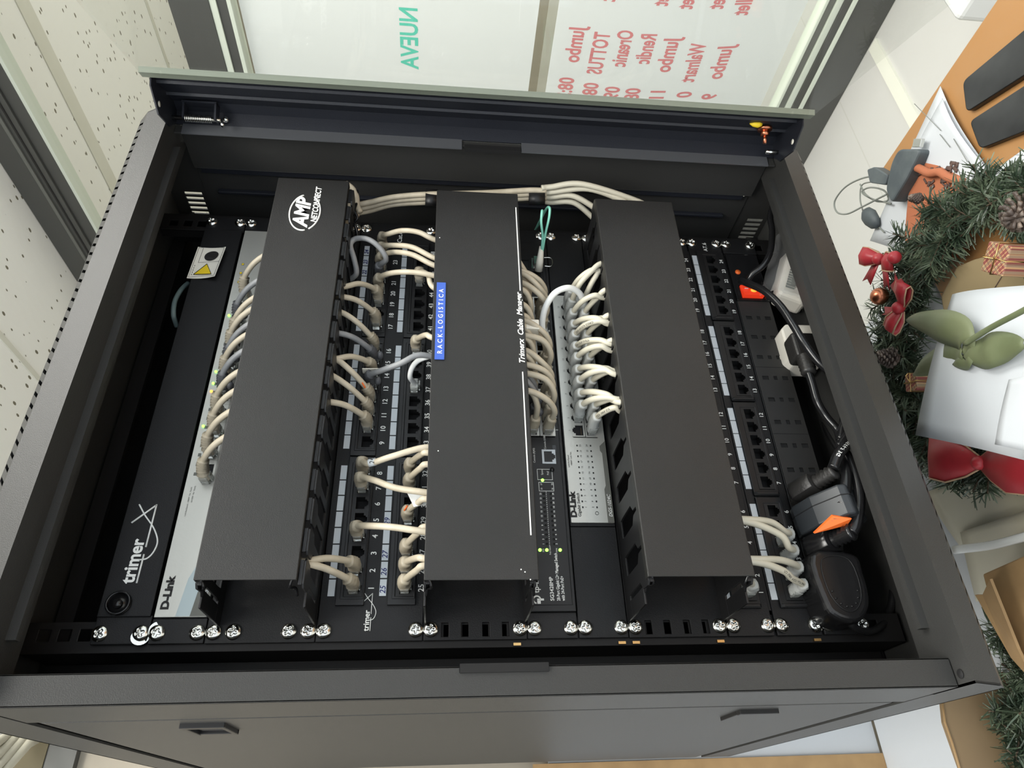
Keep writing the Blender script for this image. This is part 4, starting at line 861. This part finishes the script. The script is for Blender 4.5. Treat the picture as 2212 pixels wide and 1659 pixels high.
for i in range(6):
    p,q=lq[0].lerp(lq[1],.2+i*.13),lq[3].lerp(lq[2],.2+i*.13); b.sweep([p.lerp(q,.15)+nn*7.1,p.lerp(q,.85)+nn*7.1],.28,4)
obj('label_print',b,'soot',wl)
e=empty('power_adaptor',A(1805,1290,Y=-10)); tag(e,'oval black power adaptor at the bottom left of the power strip','adaptor')
b=MB(); c0=A(1812,1272,Y=-26)
pr=[(30,-22),(30,20),(12,24),(-12,22),(-27,12),(-31,0),(-27,-14),(-14,-22)]
pr=[(p,q) for p,q in pr]; b.prism(spline([(p,q,0) for p,q in pr],4,True) and [(v_.x,v_.y) for v_ in spline([(p,q,0) for p,q in pr],4,True)],lambda p,q,t_:(c0.x+p,t_,c0.z-q),-34,0); obj('body',b,'gloss',e,bevel=5,seg=4)
b=MB(); ov=[(v_.x,v_.y) for v_ in spline([(24,-13,0),(24,12,0),(-4,15,0),(-20,6,0),(-20,-6,0),(-4,-15,0)],6,True)]; b.sweep([(c0.x+p,-34.4,c0.z-q) for p,q in ov],.5,5,closed=True)
for i in range(8): a_=math.pi*(.55+i*.13); b.sphere((c0.x+16*math.cos(a_)-2,-34.4,c0.z+12*math.sin(a_)),1,6,4)
obj('moulded_rim',b,'plastic',e)
b=MB(); b.tube([A(1818,1318,Y=-22),A(1824,1326,Y=-22),A(1828,1332,Y=-20)],4,8); obj('strain_relief',b,'plastic',e)
# white adaptor, bagged pack
e=empty('plug_adaptor',A(1735,735,Y=20)); tag(e,'square white plug adaptor with chamfered corners below the red switch','adaptor')
c0=A(1738,742,Y=-20); b=MB(); pr=[(-24,-16),(-17,-22),(20,-22),(27,-15),(27,15),(20,22),(-17,22),(-24,16)]
b.prism(pr,lambda p,q,t_:(c0.x+p,t_,c0.z+q),-20,12); obj('body',b,'pws',e,bevel=2)
e=empty('power_plug',A(1735,765,Y=-30)); tag(e,'black power plug pushed into the square white adaptor','plug')
b=MB(); c0=A(1735,752,Y=-32); b.box(c0.x-17,c0.x+15,-42,-20,c0.z-15,c0.z+15); obj('body',b,'rubber',e,bevel=4,seg=3)
b=MB(); P=[A(1738,770,Y=-40).lerp(A(1748,808,Y=-42),i/10) for i in range(11)]; b.sweep(P,[8+(1.5 if i%2 else 0)-i*.15 for i in range(11)],14); obj('strain_relief',b,'rubber',e)
e=empty('bagged_power_pack',A(1700,610,Y=-14)); tag(e,'white power pack in a clear plastic bag inside the lower right corner','power pack')
b=MB(); c0=A(1714,608,Y=-10); ax=(A(1722,555,Y=-12)-A(1690,680,Y=-12)).normalized(); az=Vector((0,0,1)); az=(az-ax*az.dot(ax)).normalized(); ay=ax.cross(az)
b.obox(c0,(ax,ay,az),(40,13,18)); obj('body',b,'pws',e,bevel=6,seg=3)
b=MB()
for i in range(9): b.obox(c0+ax*(-28+i*4)-ay*0+Vector((0,-14.5,0))+az*6,(ax,ay,az),(1,.6,5))
b.obox(c0+ax*(-4)+Vector((0,-14.3,0))-az*2,(ax,ay,az),(18,.5,8)); obj('rating_label',b,'greywire',e)
b=MB(); random.seed(8); N=13; V=[]
for j in range(N):
    for i in range(N): 
        p=c0+ax*(-44+i*9.5)+az*(-19+j*4.4)+Vector((0,-18-5*random.random()+ (abs(j-6)/6)**3*22,0)); V.append(p)
b.smooth=True; b.add(V,[(j*N+i,j*N+i+1,(j+1)*N+i+1,(j+1)*N+i) for j in range(N-1) for i in range(N-1)]); obj('plastic_bag',b,'bag',e)
b=MB(); b.obox(c0+Vector((-8,-26,2)),((ax*.8+az*.5),(az*.8-ax*.5),(0,1,0)),(38,3.2,1)); tag(obj('strap',b,'black'),'flat black strap crossing the bagged power pack','strap')
# ================================================================== DESK AND THINGS UNDER THE CABINET
DZ=-1000
dk=empty('desk',(0,-200,FLOOR)); tag(dk,'orange laminate desk with a straight edge running beside the pale floor','desk')
b=MB(); b.box(-60,529,-2400,108,DZ-28,DZ); obj('desktop',b,'wood',dk,bevel=2)
for x,y in ((0,60),(470,60),(470,-2300),(0,-2300)): obj('leg',MB().box(x-25,x+25,y-25,y+25,FLOOR,DZ-28),'alud',dk)
sd_=empty('side_table',(-500,380,FLOOR)); tag(sd_,'low white table standing against the wall under the cabinet','table')
obj('tabletop',MB().box(-1300,330,112,592,DZ-25,DZ-.5),'paper',sd_,bevel=1.5)
for x,y in ((-1250,200),(280,200),(280,560),(-1250,560)): obj('leg',MB().box(x-20,x+20,y-20,y+20,FLOOR,DZ-25),'alu',sd_)
tag(obj('backing_board',MB().box(-880,-150,598,604,DZ,-455),'paper'),'plain white board standing on the white table against the wall behind the cabinet','board')
b=MB(); b.box(-330,-296,590,597,DZ,-430); b.box(-520,-480,590,597,DZ,-430); tag(obj('edge_strip',b,'kraft'),'two beige paper strips taped on the white board behind the cabinet','strip')
def quadslab(mb,P,t_):        # slab below four or more coplanar-ish points
    P=[Vector(p) for p in P]; n=len(P); mb.add(P+[p-Vector((0,0,t_)) for p in P],[list(range(n)),list(range(n,2*n))[::-1]]+[(i,n+i,n+(i+1)%n,(i+1)%n) for i in range(n)]); return mb
def rounded(P,r=6,k=5):
    out=[]; n=len(P)
    for i in range(n):
        p,a,c=Vector(P[i]),Vector(P[i-1]),Vector(P[(i+1)%n]); u_=(a-p).normalized()*r; w_=(c-p).normalized()*r
        for j in range(k+1): t_=j/k; out.append((p+u_)*(1-t_)**2+p*2*t_*(1-t_)+(p+w_)*t_*t_)
    return out
# two phones
for pts,lab in (([(2079,176),(2087,243),(2262,131),(2236,45)],'black phone lying farther along the orange desk, scratched glass'),([(2094,262),(2116,322),(2268,262),(2246,163)],'black phone lying nearer the white papers on the orange desk')):
    P=rounded([A(u,v,z=DZ+10) for u,v in pts],9); e=empty('mobile_phone',P[0]); tag(e,lab,'phone')
    b=MB(); quadslab(b,P,9); obj('body',b,'plastic',e,bevel=1)
    b=MB(); c=sum(P,Vector())/len(P); quadslab(b,[p+(c-p)*.03+Vector((0,0,.5)) for p in P],.6); obj('screen',b,'phone',e)
# papers
def sheet(name,label,cat,pts,z,m='paper',curl=0,n=10,t=.6,grp=None):
    P=[A(u,v,z=z_) for (u,v),z_ in zip(pts,z if isinstance(z,(list,tuple)) else [z]*4)]; b=MB(); b.smooth=True; V=[]
    for j in range(n+1):
        for i in range(n+1):
            s_,r_=i/n,j/n; p=P[0].lerp(P[1],s_).lerp(P[3].lerp(P[2],s_),r_); p=p+Vector((0,0,curl*math.sin(math.pi*s_)*(1-r_)+curl*.3*math.sin(5*s_+3*r_))); V.append(p)
    F=[(j*(n+1)+i,j*(n+1)+i+1,(j+1)*(n+1)+i+1,(j+1)*(n+1)+i) for j in range(n) for i in range(n)]
    b.add(V,F); o=obj(name,b,m); sd=o.modifiers.new('s','SOLIDIFY'); sd.thickness=t*S; return tag(o,label,cat,grp)
sheet('paper_sheet','crumpled white sheet under the orange felt sleeve at the desk edge','paper',[(2032,186),(2146,384),(2000,560),(1880,520)],DZ+5,curl=5)
sheet('paper_sheet','upper creased white sheet pointing towards the phones','paper',[(2036,212),(2140,380),(2060,440),(1950,380)],DZ+14,curl=6)
sheet('paper_sheet','small white sheet between the phones and the wreath at the right','paper',[(2230,310),(2260,420),(2160,440),(2130,382)],DZ+6,curl=2)
b=MB(); 
for a_,c_ in (((1975,224),(2032,282)),((2030,290),(2052,318)),((2060,300),(2090,350))): b.sweep([A(*a_,z=DZ+22),A(*c_,z=DZ+22)],.5,5)
tag(obj('pencil_line',b,'greywire'),'thin grey lines drawn on the creased sheets','marking')
# grey device, usb plug, wires, pendant
e=empty('handheld_device',A(1955,345,z=DZ+8)); tag(e,'worn grey moulded device with a metal usb plug at the desk edge','device')
P=rounded([A(u,v,z=DZ+34) for u,v in ((1940,322),(1988,322),(1958,385),(1925,440),(1912,410),(1925,350))],9); b=MB(); quadslab(b,P,24); obj('body',b,'greyplast',e,bevel=3)
P=rounded([A(u,v,z=DZ+30) for u,v in ((1872,366),(1888,360),(1918,378),(1912,400),(1878,395))],5); b=MB(); quadslab(b,P,18); obj('grip',b,'greyplast',e,bevel=3)
b=MB(); b.obox(A(1984,309,z=DZ+30),((.75,.6,0),(-.6,.75,0),(0,0,1)),(9,6,3)); obj('usb_plug',b,'chrome',e,bevel=.6)
def wire(label,pts,z,r=1.3,m='greywire',cat='wire'): 
    b=MB(); b.smooth=True; b.tube([A(p[0],p[1],z=z+(p[2] if len(p)>2 else 0)) for p in pts],r,8,10); return tag(obj('cable',b,m),label,cat,'wires of the grey device')
wire('widest grey wire loop hanging past the desk edge',[(1900,378),(1860,386),(1825,405),(1803,435),(1808,458),(1830,462),(1862,447),(1895,430),(1915,420)],DZ+20,1.5)
wire('grey wire looping down to the oval inline pendant',[(1886,392),(1862,400),(1858,430),(1864,456)],DZ+12,1.2)
wire('tangled grey wire crossing itself beside the grip',[(1858,398),(1870,420),(1895,435),(1918,432),(1910,412),(1880,405),(1862,415),(1885,430),(1925,440)],DZ+14,1.4)
wire('grey wire running from the pendant towards the papers',[(1893,486),(1902,494),(1910,502)],DZ+8,1.2)
b=MB(); pr=[A(u,v,z=DZ+12) for u,v in ((1866,458),(1880,470),(1896,488))]; b.sweep([pr[0],pr[0].lerp(pr[1],.4),pr[1],pr[1].lerp(pr[2],.6),pr[2]],[6,13,15,12,5],14,asp=.6); tag(obj('inline_pendant',b,'greyplast'),'oval grey inline pendant on the wire beside the desk edge','pendant')
# felt sleeve
e=empty('felt_sleeve',A(2000,430,z=DZ)); tag(e,'rust orange felt sleeve with dark printed pattern, open end up','sleeve')
b=MB(); P=[A(u,v,z=DZ+16) for u,v in ((1966,354),(1978,350),(1998,346),(2028,352),(2062,370),(2092,384),(2094,420),(2080,520),(2050,560),(1990,560),(1950,520),(1956,450))]; quadslab(b,P,16); obj('body',b,'terra',e,bevel=5,seg=3)
b=MB(); b.smooth=True; b.tube([A(u,v,z=DZ+24) for u,v in ((1968,356),(1990,366),(2008,374),(2030,372),(2050,384),(2078,392))],6,10); obj('rolled_rim',b,'terra',e)
b=MB()
for i in range(26): 
    u,v=random.uniform(1985,2075),random.uniform(345,402); a_=random.uniform(0,3)
    b.sweep([A(u,v,z=DZ+17.2),A(u+12*math.cos(a_),v+12*math.sin(a_),z=DZ+17.2)],random.uniform(1.2,3.4),6,asp=.3)
obj('print',b,'soot',e)
# mustard card frame under the wreath
b=MB(); out=[A(u,v,z=DZ+30) for u,v in ((2065,575),(2100,560),(2300,505),(2330,640),(2212,632),(2140,638),(2100,646),(2082,665),(2074,690),(2040,700),(2030,640))]; quadslab(b,out,26); tag(obj('card_tray',b,'tan',bevel=4),'tan card tray with a rounded cut-out under the wreath','tray')
b=MB(); b.sweep([A(2166,594,z=DZ+31),A(2145,628,z=DZ+31)],.5,4); tag(obj('fold_line',b,'soot'),'thin dark fold line on the tan card tray','marking')
sheet('paper_sheet','large curved white sheet over the lower half of the wreath','paper',[(2058,636),(2300,610),(2330,1020),(1979,940)],[DZ+110,DZ+110,DZ+175,DZ+175],curl=14,t=.5)
sheet('paper_sheet','second white sheet showing at the right edge over the wreath','paper',[(2180,820),(2330,800),(2330,1000),(2150,960)],[DZ+205]*4,curl=4,t=.5)
# ---- wreath
WC=Vector((128,32,DZ+42)); WRr=160
wr_=empty('christmas_wreath',WC-Vector((0,0,42))); tag(wr_,'green artificial pine wreath with red bows, cones and tartan parcels','wreath')
def sp(a_,r_=0,h=0): return WC+Vector(((WRr+r_)*math.cos(a_),(WRr+r_)*math.sin(a_),h))
b=MB(); b.sweep([sp(2*math.pi*i/60) for i in range(60)],5,8,closed=True); obj('wire_ring',b,'twig',wr_)
random.seed(11)
def needles(mb,base,dir_,n,L,w_=.9,spread=.9,ln=None):
    ax=dir_.normalized(); ortho=ax.orthogonal().normalized(); o2=ax.cross(ortho)
    for i in range(n):
        t_=random.random(); p=base+ax*(t_*L); a_=random.uniform(0,6.28); d_=(ax*random.uniform(.25,.9)+(ortho*math.cos(a_)+o2*math.sin(a_))*spread).normalized(); l=(ln or 24)*random.uniform(.6,1.1)
        s_=d_.orthogonal().normalized()*w_; q=d_.cross(s_).normalized()*w_*.5; e_=p+d_*l+Vector((0,0,-l*.08)); m_=p+d_*l*.5
        mb.add([p-s_,p+s_,m_+s_,m_-s_,e_+s_*.5,e_-s_*.5,m_+q*1.2],[(0,1,2,3),(3,2,4,5),(0,6,3),(1,2,6),(2,4,6),(3,6,5)])
b=MB(); tw=MB()
for i in range(430):
    a_=random.uniform(0,2*math.pi); base=sp(a_,random.uniform(-18,18),random.uniform(-12,14)); rd=Vector((math.cos(a_),math.sin(a_),0)); tg=Vector((-math.sin(a_),math.cos(a_),0))
    d_=rd*random.choice((-1,1,1))*random.uniform(.4,1.0)+tg*random.uniform(.2,.9)+Vector((0,0,random.uniform(-.1,.5))); L=random.uniform(30,46); needles(b,base,d_,40,L,ln=25,w_=1.0); tw.sweep([base,base+d_.normalized()*L],1.1,5)
nd=obj('needles',b,'needle',wr_); nd['kind']='stuff'; obj('twigs',tw,'twig',wr_)
def bow(c,ax,size,parent,lab,m='ribbon',edge=True,hf=1):
    ax=Vector(ax).normalized(); up=Vector((0,0,1)); sd=up.cross(ax).normalized(); e=MB(); g=MB()
    e.smooth=True
    up=up*hf
    for s_ in (-1,1):
        prof=[(0,0,.2),(.25,.1,.55),(.6,.28,.85),(.95,.3,.8),(1.05,.15,.75),(.9,0,.7),(.5,-.1,.55),(.1,-.05,.3)]
        V=[];
        for p,h,w_ in prof:
            for k in (-1,0,1): V.append(c+ax*(s_*p*size)+up*(h*size+ (4 if k==0 else 0))+sd*(k*w_*size*.42))
        e.add(V,[(i*3+k,i*3+k+1,(i+1)*3+k+1,(i+1)*3+k) for i in range(len(prof)-1) for k in range(2)])
        tl=c+ax*(s_*.25*size)+sd*.1*size; e.add([tl-ax*5,tl+ax*8,tl+ax*(s_*.5*size)+sd*(.95*size)+ax*9,tl+ax*(s_*.45*size)+sd*(.8*size),tl+ax*(s_*.4*size)+sd*(1.0*size)-ax*9],[(0,1,2,3,4)])
        for k in (-1,1): g.sweep([c+ax*(s_*p*size)+up*(h*size)+sd*(k*w_*size*.43) for p,h,w_ in prof],1.2,4)
    e.sphere(c+up*5,9,10,6)
    o=obj('bow',e,m,parent,label=lab); sdm=o.modifiers.new('s','SOLIDIFY'); sdm.thickness=.9*S
    if edge: obj('bow_edge',g,'burlap',o)
    return o
bow(A(1905,560,z=DZ+100),(.55,.45,0),36,wr_,'red bow nearest the grey wires')
bow(A(1948,665,z=DZ+95),(.35,-.8,.1),36,wr_,'red bow tucked under the pine below the first one')
bow(A(2118,1000,z=DZ+78),A(2212,1010,z=DZ+78)-A(2010,985,z=DZ+78),80,wr_,'large red bow below the white sheet',hf=.35)
b=MB(); b.sphere(A(1932,556,z=DZ+112),9,14,10); obj('bauble',b,'ribbon',wr_)
b=MB(); b.sphere(A(1900,640,z=DZ+84),13,14,10); obj('bauble',b,'copper',wr_)
def cone(c,ax,L,R0_,parent,lab):
    ax=Vector(ax).normalized(); o1=ax.orthogonal().normalized(); o2=ax.cross(o1); b=MB(); b.smooth=True; b.sweep([c,c+ax*L],[R0_*.4,R0_*.2],8)
    for i in range(56):
        t_=i/56; a_=i*2.399; r_=R0_*(1-.65*t_)*(.6+.4*min(1,t_*6)); d_=(o1*math.cos(a_)+o2*math.sin(a_)); p=c+ax*(t_*L); q=p+d_*r_+ax*5; b.sweep([p,p.lerp(q,.6),q],[1.8,2.6,3.2],7,asp=.6); 
    return obj('pine_cone',b,'cone',parent,label=lab)
cone(A(2215,452,z=DZ+100),(-.5,-.2,.6),44,26,wr_,'large brown pine cone at the right edge'); cone(A(1940,775,z=DZ+80),(.2,.1,.9),26,18,wr_,'small pine cone beside the green leaf')
cone(A(1995,430+0,z=DZ+85),(.2,.1,.9),14,8,wr_,'tiny copper cone among the needles')
def gift(c,ax,h,lab):
    ax=Vector(ax).normalized(); up=Vector((0,0,1)); sd=up.cross(ax); b=MB(); b.obox(c,(ax,sd,up),(h,h,h)); o=obj('gift_box',b,'plaid',wr_,bevel=1.5,label=lab)
    g=MB(); 
    for q in (ax,sd): 
        g.sweep([c+q*h*1.04-up*h*1.04,c+q*h*1.04+up*h*1.04,c-q*h*1.04+up*h*1.04,c-q*h*1.04-up*h*1.04],.9,6,closed=True)
    g.tube([c+up*h*1.1,c+up*h*1.5+ax*8,c+up*h*1.1+ax*12,c+up*h*1.15],.8,5); obj('gold_string',g,'brass',o)
gift(A(2180,560,z=DZ+90),(.8,.6,0),17,'tartan parcel tied with gold string at the right edge'); gift(A(1985,826,z=DZ+70),(.9,-.4,0),12,'small tartan parcel beside the white sheet')
# leaf spray
e=empty('leaf_spray',A(2075,770,z=DZ+150)); tag(e,'artificial green leaves on a long stem lying over the wreath and paper','leaves')
def leaf(pts,wd,lift=0,lab=None):
    P=spline([A(u,v,z=DZ+z_) for u,v,z_ in pts],6); n=len(P); b=MB(); b.smooth=True; V=[]
    for i,p in enumerate(P):
        t_=(P[min(i+1,n-1)]-P[max(i-1,0)]).normalized(); sdv=t_.cross(Vector((0,.25,1))).normalized(); w_=wd*math.sin(math.pi*min(1,(i+.3)/n))**.7
        for k in (-1,-.5,0,.5,1): V.append(p+sdv*k*w_+Vector((0,0,-abs(k)*w_*.35+math.sin(i*.8+k)*1.5)))
    b.add(V,[(i*5+k,i*5+k+1,(i+1)*5+k+1,(i+1)*5+k) for i in range(n-1) for k in range(4)]); o=obj('leaf',b,'leaf',e); s_=o.modifiers.new('s','SOLIDIFY'); s_.thickness=.6*S
leaf([(1958,690,120),(2000,700,150),(2050,712,165),(2080,735,165),(2082,765,160)],21); leaf([(1972,808,110),(2010,782,130),(2050,768,150),(2078,765,160)],17); leaf([(2080,768,160),(2110,765,165),(2150,750,165),(2212,742,165)],18); leaf([(2058,785,150),(2080,782,160),(2100,766,162)],9)
b=MB(); b.smooth=True; b.tube([A(2085,742,z=DZ+165),A(2140,708,z=DZ+170),(A(2212,670,z=DZ+175)),A(2280,632,z=DZ+175)],3,10); obj('stem',b,'leaf',e)
# wrap film, white strip, cartons, pine piece
sheet('wrap_sheet','pale translucent wrapping sheet folded on the desk below the cabinet','wrapping',[(2000,1065),(2330,950),(2360,1190),(2075,1180)],DZ+12,'tissue',8,t=.8)
sheet('wrap_sheet','yellowish paper sheet beneath the white strip','wrapping',[(2075,1150),(2360,1060),(2360,1190),(2110,1300)],DZ+20,'tissue',3,t=.8)
b=MB(); b.smooth=True; b.sweep(spline([A(2060,1188,z=DZ+60),A(2140,1178,z=DZ+60),A(2212,1160,z=DZ+60),A(2290,1138,z=DZ+60)],6),5.2,10,asp=.5); tag(obj('white_strip',b,'whitecab'),'flat white plastic strip lying across the wrapping sheets','strip')
e=empty('carton',A(2160,1320,z=DZ)); tag(e,'open kraft carton with raised flaps at the lower right','box')
q=[A(u,v,z=DZ+75) for u,v in ((2122,1240),(2212,1200),(2330,1180),(2330,1470),(2240,1480),(2180,1390),(2140,1310))]
b=MB(); quadslab(b,q,60); obj('box_body',b,'kraft',e,bevel=2)
b=MB(); q2=[A(u,v,z=z_) for (u,v),z_ in zip(((2112,1284),(2128,1284),(2144,1250),(2205,1402),(2240,1475),(2190,1420)),(DZ+78,DZ+78,DZ+96,DZ+90,DZ+90,DZ+70))]; b.add(q2,[list(range(6))]); o=obj('box_flap',b,'kraft',e,label='pale torn kraft flap'); s_=o.modifiers.new('s','SOLIDIFY'); s_.thickness=3*S
def cardq(pts,Y0,Y1): 
    P=[A(u,v,Y=Y0) for u,v in pts]; b=MB(); b.add(P+[p+Vector((0,Y1-Y0,0)) for p in P],[list(range(len(P))),list(range(len(P),2*len(P)))[::-1]]+[(i,(i+1)%len(P),len(P)+(i+1)%len(P),len(P)+i) for i in range(len(P))]); return b
o=obj('cardboard_sheet',cardq([(2030,1470),(2040,1560),(2075,1659),(2095,1740),(2240,1740),(2190,1500),(2170,1450)],262,268),'kraftd'); tag(o,'brown corrugated cardboard standing behind the cabinet bottom corner','cardboard')
b=MB()
for k in range(2): b.sweep([A(2034+k*2,1512,Y=259),A(2040+k*2,1560,Y=259),A(2056+k*2,1605,Y=259),A(2078+k*2,1680,Y=259)],.8,5)
obj('corrugated_edge',b,'kraft',None); bpy.data.objects['corrugated_edge'].parent=o; bpy.data.objects['corrugated_edge'].location=(BASE['corrugated_edge']-BASE['cardboard_sheet'])*S
e=empty('pine_branch',A(2190,1500,z=DZ)); tag(e,'dark artificial pine branch beyond the carton in the lower right corner','branch')
b=MB(); tw=MB()
for i in range(120):
    v=random.uniform(1380,1700); u=2205+(v-1500)*.12+random.uniform(-14,40); base=A(u,v,z=DZ+random.uniform(15,45)); d_=Vector((random.uniform(-1,1),random.uniform(-1,.4),random.uniform(-.1,.5))); needles(b,base,d_,40,38,ln=24); tw.sweep([base,base+d_.normalized()*38],1.1,5)
nd=obj('needles',b,'needle',e); nd['kind']='stuff'; obj('twigs',tw,'twig',e)
# white appliance far beyond the door glass, and cables at the upper left
e=empty('white_box',A(2060,10,z=-1500)); tag(e,'white plastic box with a dark base beyond the glass door at the top right','box')
c0=A(2075,5,z=-1450); b=MB(); b.box(c0.x-60,c0.x+90,c0.y-260,c0.y+14,-1560,-1420); obj('casing',b,'whitecab',e,bevel=14,seg=3); b=MB(); b.box(c0.x-75,c0.x+80,c0.y-260,c0.y+10,-1600,-1560); obj('base',b,'soot',e,bevel=6)
for i,(a_,c_) in enumerate((((-14,1608),(18,1590)),((-14,1638),(34,1594)),((-14,1662),(48,1600)),((-14,1690),(62,1606)))):
    b=MB(); b.smooth=True; b.sweep([A(*a_,Y=480),A(*c_,Y=560),A(c_[0]+30,c_[1]-16,Y=590)],6.5,10); tag(obj('cable',b,'cream'),'thick cream cable slanting behind the cabinet at the lower left, %s of four'%('uppermost','second','third','lowest')[i],'cable','cream cables behind the cabinet')
b=MB(); b.box(-700,-235,604,609,292,600); tag(obj('trunking_board',b,'olive'),'dark brown board behind the slanting cream cables','board')
#@@END
